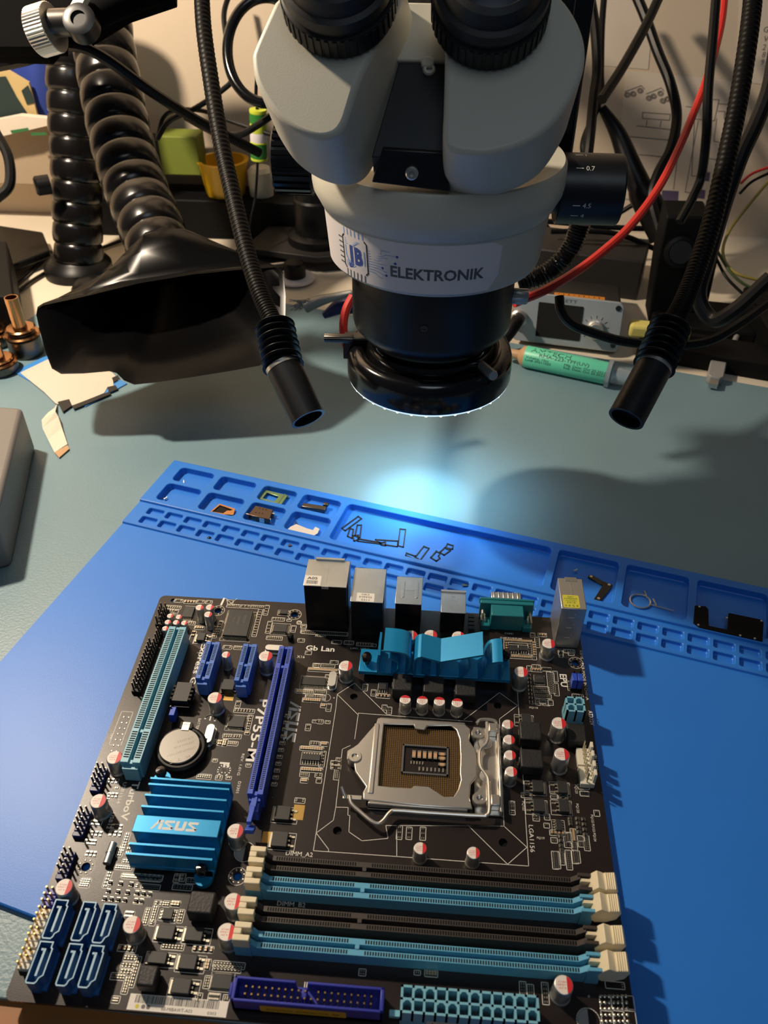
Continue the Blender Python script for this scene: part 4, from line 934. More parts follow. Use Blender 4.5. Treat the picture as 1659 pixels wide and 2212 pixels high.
# ================================================================ MICROSCOPE
MX, MY = 151.0, 115.0
ms = thing('stereo_microscope', 'cream stereo microscope head with black eyepieces and a white printed front sticker', 'microscope', (MX, MY, 118))
m = MB(); m.lathe([(50, 173), (55, 173.2), (57, 174.5), (58.2, 178), (60.4, 202), (60.6, 203.4), (61.4, 204), (65.6, 212), (66.2, 216), (66, 225.5), (64.6, 227.6), (40, 228)], (MX, MY, 0), n=96)
body = m.build('body', 'ms_paint', ms, sharp=50)
m = MB(); m.lathe([(33, 118), (33, 124), (39, 126), (45.6, 134), (46.2, 137), (46.2, 173)], (MX, MY, 0), n=72); ad = m.build('lens_mount', 'anod', ms, sharp=40)
m = MB(); m.lathe([(1.9, 0), (1.9, .5), (.9, .5), (.9, -.6)], (MX-3.2, MY-46.1, 151), (0, -1, 0), 16); m.build('grub_screw', 'gunmetal', ad)
# front sticker wrapped round the body
def wrap(ang, z, lift=.12):
    r = 58.2+(z-178)*2.2/24+lift; a = math.radians(ang); return V((MX+r*math.sin(a), MY-r*math.cos(a), z))
lm = MB(); NA = 44
top = lambda a: 202.2 if a < 28 else 202.2-(a-28)*.5
bot = lambda a: 176.0 if a < 29 else 176+(a-29)*1.6
lm.grid([[wrap(-76+110*i/NA, bot(-76+110*i/NA)+(top(-76+110*i/NA)-bot(-76+110*i/NA))*j/4) for i in range(NA+1)] for j in range(5)])
lbl = lm.build('sticker', 'ms_label', body)
lm = MB()
def wf(a0, z0, kx=1/1.02, tilt=0.0): return lambda x, y: wrap(a0+x*kx, z0+y+x*tilt, .2)
lm.text('ELEKTRONIK', None, None, None, 4.8, 2, 49, .028, wf(-22.5, 183.6)) if 0 else lm.text('ELEKTRONIK', (0, 0, 0), (0, 0, 0), (0, 0, 0), 5.6, 2, 47.5, .03, wf(-20.8, 183.8))
g = wf(-51, 180.5)
sq = [(0, 0), (0, 17.5), (17.5, 17.5), (17.5, 0)]
def seg(pts, w, mi, closed=False): lm.stroke(pts, w, g, mi, closed)
seg([(1.2, 0), (16.3, 0), (17.5, 1.2), (17.5, 16.3), (16.3, 17.5), (1.2, 17.5), (0, 16.3), (0, 1.2)], .8, 3, True)
lm.text('J', (0, 0, 0), (0, 0, 0), (0, 0, 0), 8.6, 0, 4.0, .05, lambda x, y: g(3.6+x, 4.2+y)); lm.text('B', (0, 0, 0), (0, 0, 0), (0, 0, 0), 8.6, 0, 5.6, .05, lambda x, y: g(8.8+x, 4.2+y))
for k in range(4): seg([(1.8, 13.2+k*.95), (8+k, 13.2+k*.95), (9.5+k, 14.2+k*.6)], .4, 1); seg([(1.8, 1.5+k*.8), (7-k, 1.5+k*.8), (9-k, 2.8+k*.5)], .4, 1)
seg([(2, 12), (2, 7), (4, 4)], .9, 1); seg([(15.6, 5), (15.6, 12)], .8, 1)
for k in range(6):
    t = 1.8+k*2.7; seg([(t, -1), (t-.2, -4.2)], .8, 2); seg([(t, 18.6), (t, 21.4)], .7, 1); seg([(-1, t), (-3.6, t)], .8, 2)
for k in range(9):
    y = 3+k*1.35; e = [(18.2, y), (22+k*.5, y), (25+(k*7 % 5), y+(k-4)*.5), (26.5+(k*5 % 3 if k < 4 else k*5 % 9), y+(k-4)*.5)]; seg(e, .28, 1)
    if k % 2: lm.poly([g(e[-1][0]+.7*math.cos(t), e[-1][1]+.7*math.sin(t)) for t in [2*PI*q/12 for q in range(12)]], 0)
lm.build('printed_mark', ['ink_blue', 'ink_lblue', 'ink_grey', 'ink'], lbl)
# eyepiece housings, tilted forty-five degrees
n_ = V((0, -.70710678, .70710678)); w_ = V((0, .70710678, .70710678)); P0 = V((0, 60, 245.8))
HS = 0.93                                     # size of the binocular head
def fp(x, w, off=0): return CW+(P0+V((x, 0, 0))+w_*w-n_*off-CW)*HS
LF = [(71.8, 68.1), (64, 46), (63.2, 39), (65.6, 29), (70.6, 20.3), (77.5, 11.8), (86.5, 5.6), (96.8, 2.8), (104.1, 4.8), (108, 10.2), (110.3, 19), (113.4, 31.4), (120.2, 48), (130.5, 70), (128, 82), (106, 88), (86, 83)]
LD = [(73, 68), (66, 46), (66, 39), (68, 29), (73, 20), (80, 11), (89, 4.4), (98, .6), (107, -.4), (114.5, 3), (119.5, 11), (124, 24), (129, 41), (138, 68), (134, 82), (106, 88), (88, 83)]
RF = [(151.9, 46), (152.6, 20), (153, 3.4), (156.9, -1), (165, -2.4), (174.6, -2.1), (188.9, 2.6), (200.9, 11.7), (209.7, 25), (214.6, 38.4), (214.6, 51.6), (209.3, 64.8), (200, 76), (184, 85), (164, 85), (152, 76)]
RD = [(152.2, 46), (152.8, 24), (153.8, 5.5), (157, -2), (165.5, -4.6), (176, -4), (189, .4), (201, 8.5), (209.5, 22), (214.4, 36), (214.4, 51.6), (209.3, 64.8), (200, 76), (184, 85), (164, 85), (152.2, 76)]
def dens(p):
    return [tuple(V(q)) for q in sm_(p+[p[0]], 4)[:-1]]
for F_, D_ in ((LF, LD), (RF, RD)):
    F2, D2 = dens(F_), dens(D_)
    m = MB(); m.prism([fp(x, w) for x, w in F2], None, 0, True, [fp(x, w, 40) for x, w in D2])
    for f_ in range(2): pass
    m.build('eyepiece_housing', 'ms_paint', ms, bevel=2.2, seg=4)
for cx, w0 in ((102.5, 66.5), (171, 62.5)):
    m = MB(); c0 = fp(cx, w0, -0)
    rows = [(25.6, -.5), (26, 1.0), (26, 12.5), (24.6, 13.5), (24.6, 15), (25.4, 16), (25.4, 21.5), (23, 22.5), (22.2, 27), (21.4, 30), (18.6, 31.2), (17.6, 30), (17, 24)]
    rows = [(a_*HS, b_*HS) for a_, b_ in rows]
    m.lathe(rows, c0, n_, 72, 0, True)
    o = m.build('eyepiece', 'rubber', ms, sharp=30)
    q = MB()
    for k in range(44):
        a_ = 2*PI*k/44; d = V((1, 0, 0))*math.cos(a_)+w_*math.sin(a_); t_ = V((1, 0, 0))*-math.sin(a_)+w_*math.cos(a_)
        q.obox(c0+d*24.2+n_*6.3, d*.5, t_*.9, n_*4.7)
    q.build('grip_ribs', 'rubber', o)
    q = MB(); q.lathe([(16, 22.5), (8, 24), (.01, 24.4)], c0, n_, 32); q.build('lens', 'lens', o)
# black centre panel, cap screws, cream bridge and camera tube
m = MB(); m.prism([fp(119, 6, 22), fp(158, 6, 22), fp(156, 56, 22), fp(146.5, 56, 22), fp(146, 52, 22), fp(141, 52, 22), fp(140.5, 56, 22), fp(130, 56, 22)], n_*-15)
m.prism([aty(803, 394, 50), aty(972, 415, 50), aty(962, 330, 51), aty(826, 322, 51)], (0, 14, 0)); pn = m.build('centre_panel', 'anod', ms, bevel=.5)
for u, v in ((927, 155), (890, 373)):
    d = ray(u, v); P_ = CW+d*(((fp(0, 0, 22)-CW).dot(n_))/d.dot(n_)) if v < 200 else aty(u, v, 50.3); q = MB(); q.lathe([(2.9, 0), (2.9, 1.8), (2.3, 2.4), (1.3, 2.4), (1.2, .8), (.01, .8)], P_, n_ if v < 200 else V((0, -1, .1)), 24); q.build('cap_screw', 'steel', pn)
m = MB(); m.prism([fp(x, w, 20) for x, w in ((128, 54), (156, 54), (156, 84), (128, 84))], n_*-17); m.prism([fp(x, w, 19) for x, w in rrect(140.4, 146.6, 50.6, 56, 2)], n_*-6); m.build('bridge', 'ms_paint', ms, bevel=.8)
m = MB(); m.lathe([(17, 0), (17, 14), (18.4, 15), (18.4, 34), (15, 35), (15, 60)], (143, 158, 268), n=40); m.build('camera_tube', 'anod', ms)
# zoom knobs, one each side
m = MB(); m.cyl((205, 130, 206), (216, 130, 206), 13, n=32); m.lathe([(17.5, 0), (18.2, .8), (18.2, 33), (17.4, 34)], (215.5, 130, 206), (1, 0, 0), 64); kr = m.build('zoom_knob', 'anod', ms)
q = MB()
for t_, ang in (('0.7', 48), ('1', 80), ('4.5', -12), ('4', -32)):
    a_ = math.radians(ang)
    def kf(x, y, a_=a_):
        b_ = a_+y/18.3; return V((228+x, 130-18.35*math.cos(b_), 206+18.35*math.sin(b_)))
    q.text(t_, (0, 0, 0), (0, 0, 0), (0, 0, 0), 2.6, 0, None, 0, kf); q.stroke([(-5, 1.2), (-1.6, 1.2)], .5, kf)
q.build('printed_scale', 'silk', kr)
m = MB(); m.cyl((84, 130, 214), (98, 130, 212), 13, n=32); m.lathe([(16, 0), (17, 1), (17, 21), (16, 22)], (62, 130, 217), (1, 0, 0), 64); kl = m.build('zoom_knob', 'anod', ms)
q = MB()
for k in range(26):
    a_ = 2*PI*k/26; q.obox((73, 130+17.2*math.cos(a_), 217+17.2*math.sin(a_)), (9.8, 0, 0), (0, 1.0*math.cos(a_), 1.0*math.sin(a_)), (0, -1.1*math.sin(a_), 1.1*math.cos(a_)))
q.build('grip_ribs', 'black_gloss', kl)
m = MB(); m.lathe([(4.2, 0), (4.5, .5), (4.5, 9), (4.1, 9.6)], dep(1103, 639, 466), V((1, .08, -.05)), 28, ribs=3, rd=.08); m.cyl(dep(1085, 640, 468), dep(1103, 641, 468), 1.6, n=12); m.build('clamp_screw', 'alu', ms)
m = MB(); m.box(198, 226, 160, 200, 196, 330); m.box(196, 214, 140, 176, 226, 300); m.box(120, 210, 172, 214, 200, 236)
m.build('focus_block', 'black_gloss', ms, bevel=2.5, seg=3)

# stand
st = thing('microscope_stand', 'black pillar and flat steel foot of the microscope stand behind the head', 'stand', (30, 500, -3))
m = MB(); m.prism([(x, y, 9) for x, y in ((-52, 494), (28, 476), (180, 520), (180, 556), (-36, 556))], (0, 0, 7)); m.prism([(x, y, -3) for x, y in ((-46, 498), (26, 482), (176, 522), (176, 554), (-34, 554))], (0, 0, 12)); m.build('foot', 'dark_grey', st, bevel=1)
m = MB(); m.lathe([(32, 16), (32, 24), (29, 26), (24, 27), (24, 60), (22, 62), (22, 95), (25, 96), (25, 410)], (24, 520, 0), n=48); pl = m.build('pillar', 'black', st)
m = MB(); m.lathe([(2.6, 0), (2.6, 5)], (2, 506, 92), (-1, -.5, 0), 16); m.build('grub_screw', 'steel', pl)
m = MB(); m.cyl((24, 520, 330), (140, 240, 310), 14, n=28); m.build('arm', 'black', st)

# ring lamp clamped under the head
rg = thing('ring_lamp', 'glossy black ring lamp with lit white rim clamped under the microscope', 'lamp', (MX, MY, 97))
m = MB(); m.lathe([(47.5, 99), (49.6, 98.4), (50.0, 100), (50.0, 111), (48.6, 115.4), (45.4, 117.6), (41.5, 117.2), (40, 115.6), (38.6, 114), (38.2, 118.4), (37.4, 121), (36, 121), (35.6, 118), (33.4, 118), (33.2, 100), (47.5, 99)], (MX, MY, 0), n=96, cap=False)
m.box(MX-52, MX-38, MY-6, MY+6, 108, 119.5); hs_ = m.build('housing', 'black_gloss', rg, sharp=50)
m = MB(); m.lathe([(34, 98.8), (34, 97), (48.6, 96.8), (49.3, 97.4), (49.3, 98.6)], (MX, MY, 0), n=96, cap=False); m.build('light_ring', 'led', rg)
q = MB()
for k in range(36):
    a_ = 2*PI*k/36; q = MB(); q.sph((MX+48.2*math.cos(a_), MY+48.2*math.sin(a_), 97.4), 1.05, 6); q.build('light_bead', 'led_bead', rg)
q = MB(); q.lathe([(2.7, 0), (2.8, .4), (2.8, 17), (2.5, 17.4)], (MX-43, MY-4, 120.5), V((-1, -.02, 0)), 32, ribs=2, rd=.07)
q.v = [v-V((3, 0, 0)) for v in q.v]; q.cyl((MX-47, MY-4, 120.5), (MX-34, MY-4, 120.5), 1.5, n=12); q.build('thumb_screw', 'gunmetal', rg)
p_a, p_b = dep(1018, 772, 488), dep(1066, 812, 462)
q = MB(); d_ = (p_b-p_a).normalized(); q.lathe([(1.5, 0), (1.5, 6), (2.9, 6.4), (3.0, (p_b-p_a).length-.5), (2.7, (p_b-p_a).length)], p_a, d_, 28, ribs=2, rd=.07); q.build('thumb_screw', 'alu', rg)
sp_ = light('ring_lamp_beam', 'SPOT', (MX, MY, 96), 0.62, (0.50, 0.82, 1.0), 0.02, (MX-1, MY-2, 0), spot_size=math.radians(104), spot_blend=1.0)
light('microscope_spot', 'SPOT', (MX, MY, 116), 1.0, (0.5, 0.85, 1.0), 0.004, (MX-3, MY-6, 0), spot_size=math.radians(44), spot_blend=1.0)

# ================================================================ GOOSENECK SPOT LAMPS
def gooseneck(label, arm, bell, tip, D0, r):
    pts = [dep(u, v, D) for u, v, D in arm]; t0, t1 = dep(*tip[0]), dep(*tip[1]); b0 = dep(*bell)
    t = thing('gooseneck_lamp', label, 'lamp', t1)
    m = MB(); m.tube(pts+[b0], r, 14, sub=70, rf=lambda s: r*(1+.035*math.sin(s*2*PI*88))); m.build('flexible_arm', 'sleeve', t, sharp=180)
    d = (t1-t0).normalized(); L = (t1-t0).length
    m = MB(); LB = (t0-b0).length; prof = []
    for k in range(49):
        s_ = k/48; prof.append((8.6+3.5*math.sin(s_*2*PI*6.5-PI/2), s_*LB))
    m.lathe(prof, b0, (t0-b0), 32); m.build('bellows', 'black', t, sharp=180)
    m = MB(); m.lathe([(9.6, -1.5), (10.4, -1.2), (10.4, 1.2)], t0, d, 40); m.build('collar', 'steel', t)
    m = MB(); m.lathe([(10.2, 1.2), (10.3, L), (8.6, L), (8.6, L-5), (.01, L-5)], t0, d, 48); m.build('lamp_head', 'anod', t)
    return t
gooseneck('black gooseneck spot lamp hanging between the wide black nozzle and the microscope', [(434, -60, 575), (440, 60, 565), (458, 190, 550), (478, 310, 535), (505, 430, 520), (532, 540, 505), (560, 630, 492)], (592, 700, 484), ((612, 792, 474), (666, 905, 468)), 0, 5.4)
gooseneck('black gooseneck spot lamp hanging to the right of the soldering station', [(1630, -60, 520), (1622, 40, 516), (1600, 190, 510), (1572, 330, 504), (1540, 470, 497), (1505, 580, 490), (1475, 655, 484)], (1450, 700, 480), ((1413, 792, 470), (1352, 905, 462)), 0, 5.8)

# ================================================================ FUME EXTRACTION HOSES
def seghose(m, pts, r, nseg, n=40):
    P = [V(p) for p in pts]; Q = []; sub = 12
    for i in range(len(P)-1):
        a = P[i-1] if i else P[0]*2-P[1]; b, c = P[i], P[i+1]; d = P[i+2] if i+2 < len(P) else P[-1]*2-P[-2]
        for k in range(sub): t = k/sub; Q.append(.5*((2*b)+(c-a)*t+(2*a-5*b+4*c-d)*t*t+(3*b-a-3*c+d)*t**3))
    Q.append(P[-1]); ds = [0]
    for i in range(1, len(Q)): ds.append(ds[-1]+(Q[i]-Q[i-1]).length)
    rows = []; up = None; NS = nseg*10
    for j in range(NS+1):
        s_ = ds[-1]*j/NS; i = 0
        while i < len(ds)-2 and ds[i+1] < s_: i += 1
        q = Q[i].lerp(Q[i+1], (s_-ds[i])/max(1e-6, ds[i+1]-ds[i])); d = (Q[min(i+3, len(Q)-1)]-Q[max(i-2, 0)]).normalized()
        if up is None: up = d.orthogonal().normalized()
        up = (up-d*up.dot(d)).normalized(); w = d.cross(up); t = (j % 10)/9
        rr = r*(.90 if j % 10 == 0 else .955+.045*math.sin(PI*t))
        rows.append([q+(up*math.cos(2*PI*k/n)+w*math.sin(2*PI*k/n))*rr for k in range(n)])
    m.grid(rows, 0, True, True)
fh = thing('fume_extractor_hose', 'glossy black segmented extraction hose ending in a wide flared nozzle', 'extractor hose', dep(300, 830, 600))
hp = [(352, 560, 655), (326, 490, 668), (298, 420, 682), (275, 350, 690), (256, 275, 697), (240, 195, 702), (226, 110, 706), (214, 20, 708), (205, -80, 710)]
m = MB(); seghose(m, [dep(*p) for p in hp], 26.5, 13); m.build('segmented_hose', 'hose', fh, sharp=50)
op = [(80, 668), (92, 660), (180, 641), (300, 612), (420, 592), (520, 582), (596, 578), (612, 592), (617, 640), (616, 690), (604, 735), (592, 772), (560, 790), (500, 801), (420, 814), (340, 826), (290, 831), (268, 822), (252, 806), (236, 802), (180, 807), (132, 808), (112, 796), (98, 760), (86, 715), (78, 680)]
n = len(op); nk = dep(352, 556, 655); dk = (dep(326, 490, 668)-nk).normalized()
O3 = [dep(u, v, 596+(800-v)*.10) for u, v in op]
cen = sum(O3, V((0, 0, 0)))/n; sx = R0
def neck(r, back):
    c = nk+dk*back; out = []
    for p in O3:
        d = p-cen; d = d-dk*d.dot(dk); d.normalize(); out.append(c+d*r)
    return out
def neck(r, back):
    c = nk+dk*back; ex = (R0-dk*R0.dot(dk)).normalized(); ey = dk.cross(ex); ey = ey if ey.dot(R1) > 0 else -ey; out = []
    for u, v in op:
        a_ = math.atan2((v-705)/127, (u-348)/270); out.append(c+(ex*math.cos(a_)+ey*math.sin(a_))*r)
    return out
A0 = neck(24, 8); A1 = neck(29, 1)
A2 = neck(37, -8)
mid = [a.lerp(b, .35) for a, b in zip(A2, O3)]; mid2 = [a.lerp(b, .8) for a, b in zip(A2, O3)]; m3 = [p+(nk-cen)*.03 for p in O3]
rows = [A0, A1, A2, mid, mid2, m3, O3]
inner = [[nk+(p-nk)*f for p in r_] for r_, f in ((O3, .985), (mid2, .96), (mid, .93), (A1, .9))]
m = MB(); m.grid(rows+inner, 0, True, True); m.build('nozzle', 'nozzle_black', fh, sharp=60)
sh = thing('fume_extractor_hose', 'thinner black segmented hose standing on a round foot behind the flared nozzle', 'extractor hose', at(170, 590, -3))
yb = at(170, 590, -3).y+0
m = MB(); m.lathe([(34, 0), (34, 9), (31, 13), (26, 16), (24, 18)], at(172, 588, -3), n=48); m.build('foot', 'black', sh)
m = MB(); seghose(m, [aty(u, v, yb+(568-v)*.13) for u, v in ((172, 568), (168, 500), (166, 430), (164, 350), (160, 270), (157, 190), (152, 110), (150, 30), (150, -60))], 24.5, 13); m.build('segmented_hose', 'hose', sh, sharp=50)
m = MB(); m.lathe([(9, 0), (9, 12), (7, 14)], aty(108, 398, yb-10), (-1, -.6, 0), 20); m.build('side_knob', 'black', sh)
m = MB(); m.lathe([(.01, 15), (9, 13.5), (16, 9), (20, 3), (20.5, 0)], at(200, 628, 0), n=32); solo(m, 'dome_cap', 'black', at(200, 628, 0), 'low black rubber dome on the teal mat behind the flared nozzle', 'cap')

# ================================================================ ARTICULATED ARM, TOP LEFT
ar = thing('lamp_arm', 'black jointed lamp arm with a knurled silver knob', 'lamp arm', dep(120, 90, 560))
m = MB(); m.tube([dep(175, 58, 556), dep(230, 20, 560), (dep(330, -20, 570))], 9, 16); m.obox(dep(245, 5, 575), R0*34-R1*9, R1*9, R2*8); m.obox(dep(20, 40, 585), R0*40, R1*24, R2*6); m.prism([dep(u, v, 600) for u, v in ((-40, -40), (215, -40), (150, 58), (100, 118), (-40, 114))], R2*14, 1); m.prism([dep(u, v, 575) for u, v in ((190, 84), (275, 32), (376, -2), (376, -50), (170, -50))], R2*10); m.build('arm', ['flat_black', 'flat_black'], ar, bevel=.8)
m = MB(); m.lathe([(14.8, -7), (15.5, -6.5), (15.5, 6.5), (14.8, 7)], dep(98, 64, 548), R0*.97-R1*.12-R2*.25, 90, ribs=15.4, rd=.035); m.build('knob', 'steel', ar, sharp=20)
m = MB(); m.cyl(dep(112, 50, 545), dep(160, 48, 545), 8.4, n=28); m.build('shaft', 'gunmetal', ar)
m = MB(); m.lathe([(10.5, -6), (10.5, 6), (8, 7), (5, 7), (5, 5.5), (.01, 5.5)], dep(177, 52, 538), -R2, 32); m.build('joint', 'anod', ar)
m = MB(); m.obox(dep(172, 8, 545), R0*3.2-R1*6, R0*3+R1*1.4, R2*3); m.build('bracket', 'ivory', ar)

# ================================================================ CABLES
def cable(name, label, pts, r, mt, cat='cable', group=None, n=10, hold=None):
    m = MB(); m.tube(pts, r, n, sub=8); return solo(m, name, mt, pts[0], label, cat, group)
cable('cable', 'thick black cable crossing in front of the big segmented hose at upper left', [dep(-20, 145, 640), dep(60, 128, 630), dep(120, 105, 618), dep(170, 100, 610), dep(230, 128, 620), dep(330, 200, 650), dep(430, 262, 690), dep(560, 330, 740)], 4.2, 'black')
cable('cable', 'black cable looping on the white bench at far left edge', [dep(-10, 285, 800), dep(18, 340, 800), (dep(20, 400, 800)), dep(-10, 430, 800)], 5, 'black')
cable('cable', 'thin black cable hooked behind the left gooseneck at the top', [dep(498, -20, 800), dep(484, 30, 800), dep(490, 90, 800), dep(502, 165, 800), dep(480, 195, 800), dep(420, 235, 800), dep(365, 262, 810), dep(340, 300, 820)], 2.6, 'black')
cable('cable', 'black cable arching below the cream microscope housing at left', [dep(340, 300, 830), dep(352, 255, 820), dep(380, 238, 815), dep(440, 240, 810), dep(500, 262, 800), dep(560, 282, 790), dep(610, 298, 780)], 2.2, 'black')
cable('cable', 'black cable drooping in front of the yellow tub', [dep(400, 252, 760), dep(440, 275, 760), dep(480, 292, 750), dep(520, 290, 740), dep(560, 268, 730), dep(600, 240, 720)], 3.2, 'black')
cable('cable', 'black lead running up from the green wrapped fuse', [aty(556, 240, 500), aty(553, 200, 500), aty(556, 150, 500)], 1.6, 'black')
cable('cable', 'thin black cord hanging down beside the microscope stand pillar', [aty(557, 340, 500), aty(555, 380, 500), aty(551, 430, 495), aty(541, 480, 480), aty(538, 520, 470)], 1.3, 'black')
cable('cable', 'black cord lying across the white bench behind the big hose', [at(380, 490, 0), at(420, 478, 0), at(480, 474, 0), at(530, 480, 0), at(562, 500, 0)], 2.4, 'black')
cable('cable', 'short black cord curling on the white bench beside the hose collar', [at(395, 545, 0), at(420, 528, 0), at(445, 525, 0), at(465, 535, 0)], 1.8, 'black')
cable('cable', 'black cord lying diagonally beneath the black tray', [at(20, 625, 0), at(60, 590, 0), at(110, 545, 0)], 2.6, 'black')
cable('cable', 'lower black cord lying diagonally beside the thin hose foot', [at(35, 632, 0), at(80, 600, 0), at(150, 562, 0), at(262, 520, 0)], 1.8, 'black')
# black hoop, its blue sheen painted on as a thin inner strip
m = MB(); hc = dep(575, 108, 700); m.grid([[hc+(R0*math.cos(t)*33+R1*math.sin(t)*45)+(R0*math.cos(t)*math.cos(s_)+R1*math.sin(t)*math.cos(s_)+R2*math.sin(s_))*4.6 for s_ in [2*PI*k/12 for k in range(12)]] for t in [2*PI*k/64 for k in range(65)]], 0, True, True)
ho = solo(m, 'hoop', 'black_gloss', hc, 'black oval hoop with a blue sheen painted on its inner edge beside the microscope housing', 'ring')
m = MB(); m.grid([[hc+(R0*math.cos(t)*(29.4-f*.5)+R1*math.sin(t)*(41.2-f*.5))+R2*(f*2-1.5) for f in (0, 1)] for t in [math.radians(120+k*3) for k in range(51)]], 0, True); ORG['x'] = hc
m.build('sheen_strip', 'ink_lblue', ho)

# right-hand side tangle
cable('cable', 'black cable crossing diagonally right of the microscope head', [dep(1300, 215, 700), dep(1345, 145, 715), dep(1395, 55, 730), dep(1430, -20, 740)], 4.4, 'black')
cable('cable', 'long black cable curving down past the pinned diagrams', [dep(1370, -20, 760), dep(1395, 40, 760), dep(1420, 110, 760), dep(1448, 180, 760), dep(1462, 250, 760), dep(1450, 320, 755), dep(1422, 375, 752), dep(1408, 430, 752), dep(1425, 500, 752)], 4.8, 'black')
cable('cable', 'upright black cable left of the crossing cables', [dep(1272, -20, 730), dep(1285, 60, 730), dep(1290, 150, 730), dep(1282, 215, 725), dep(1275, 290, 720), dep(1268, 350, 720)], 4.6, 'black')
cable('cable', 'second upright black cable left of the crossing cables', [dep(1306, -20, 765), dep(1300, 60, 765), dep(1298, 150, 765), dep(1296, 215, 760), dep(1262, 300, 750), dep(1262, 340, 750)], 3.0, 'black')
cable('cable', 'black cable running beside the red cable', [dep(1548, -20, 622), dep(1540, 80, 622), dep(1530, 190, 622), dep(1526, 290, 630), dep(1515, 380, 650), dep(1495, 430, 650), dep(1468, 480, 650)], 3.6, 'black')
cable('cable', 'red silicone cable running down to the microscope clamp', [dep(1566, -20, 655), dep(1556, 60, 650), dep(1530, 160, 640), dep(1500, 240, 630), dep(1462, 330, 615), dep(1420, 410, 600), dep(1360, 490, 585), dep(1300, 545, 572), dep(1240, 590, 560), dep(1175, 628, 552), dep(1110, 655, 546)], 3.1, 'red_wire')
cable('cable', 'red cable looping out left of the lens mount', [dep(762, 640, 560), dep(748, 668, 560), dep(742, 700, 560), dep(745, 735, 558), dep(758, 770, 552)], 3.0, 'red_wire')
cable('cable', 'thick black cable hanging at far right behind the gooseneck', [dep(1680, 90, 600), dep(1662, 190, 605), dep(1632, 270, 610), dep(1600, 340, 612), dep(1565, 440, 620), dep(1530, 560, 620), dep(1510, 640, 620), dep(1540, 690, 615), dep(1590, 668, 600), dep(1665, 600, 590)], 5.8, 'black')
cable('cable', 'black cable sweeping under the soldering station display', [dep(1208, 640, 560), dep(1212, 670, 560), dep(1235, 700, 560), dep(1290, 722, 560), dep(1350, 738, 560), dep(1430, 745, 565), dep(1520, 740, 575), dep(1590, 705, 580), dep(1680, 640, 590)], 3.3, 'black')
for k, (lab, p) in enumerate((('upper black cable strung across behind the red cable', ((1180, 478), (1260, 485), (1340, 492), (1430, 495))), ('middle black cable strung across behind the red cable', ((1190, 500), (1290, 500), (1350, 510), (1420, 540))), ('lower black cable strung across behind the red cable', ((1210, 520), (1290, 545), (1370, 530), (1440, 510))), ('black cable rising from the dark station housing', ((1270, 500), (1330, 465), (1400, 420), (1440, 380))), ('black cord sloping into the microphone-like black connector', ((1175, 482), (1200, 510), (1240, 530), (1300, 560))))):
    cable('cable', lab, [aty(u, v, 470+k*16) for u, v in p], 2.6, 'black')
cable('wire', 'thin red wire at the far right of the wall', [dep(1600, 396, 760), dep(1625, 375, 760), dep(1670, 358, 760)], 1.3, 'red_wire', 'wire')
cable('wire', 'thin black wire under the red one at far right', [dep(1598, 418, 760), dep(1625, 392, 760), dep(1670, 370, 760)], 1.3, 'black', 'wire')
cable('wire', 'thin yellow wire falling in a long curve at far right', [dep(1670, 380, 760), dep(1620, 440, 760), dep(1575, 500, 760), dep(1562, 550, 750), dep(1590, 590, 740), dep(1670, 612, 740)], 1.4, 'wire_yellow', 'wire')
cable('wire', 'thin green wire curving below the yellow wire', [dep(1548, 540, 745), dep(1580, 590, 740), dep(1620, 620, 740), dep(1670, 622, 740)], 1.3, 'wire_green', 'wire')
cable('wire', 'thin dark wire lowest of the coil at far right', [dep(1548, 560, 745), dep(1570, 600, 740), dep(1610, 640, 735)], 1.3, 'black', 'wire')
# ribbed spiral hose under the zoom knob
m = MB(); pts = [aty(u, v, 300) for u, v in ((1255, 478), (1245, 510), (1228, 545), (1195, 580), (1160, 600), (1120, 612))]
m.tube(pts, 7, 18, sub=30, rf=lambda s: 7*(1+.16*math.sin(s*2*PI*26))); solo(m, 'spiral_hose', 'black_gloss', pts[0], 'ribbed black spiral hose bending below the zoom scale knob', 'hose')
# braided screen
m = MB(); pts = [aty(u, v, 330) for u, v in ((760, 632), (720, 642), (690, 650), (660, 662))]; m.tube(pts, 3.2, 14, sub=8, rf=lambda s: 2.4+s*3.6); o_ = solo(m, 'braided_sleeve', 'braid', pts[-1], 'silver braided cable sleeve with a frayed end on the bench', 'sleeve')
q = MB()
for k in range(46):
    e = aty(628+random.uniform(-6, 40), 662+random.uniform(-16, 10), 326); s0 = aty(672+random.uniform(-8, 8), 655+random.uniform(-9, 9), 330); q.tube([s0, s0.lerp(e, .5)+V((0, 0, random.uniform(-2, 3))), e], .35, 4, sub=2)
q.build('frayed_strands', 'braid', o_)
m = MB(); m.tube([aty(700, 682, 340), aty(735, 662, 340), aty(770, 655, 340)], 7, 14, rf=lambda s: 3+6*math.sin(s*1.5)); solo(m, 'handle', 'navy', aty(700, 682, 340), 'small navy blue handle behind the lens mount', 'handle')

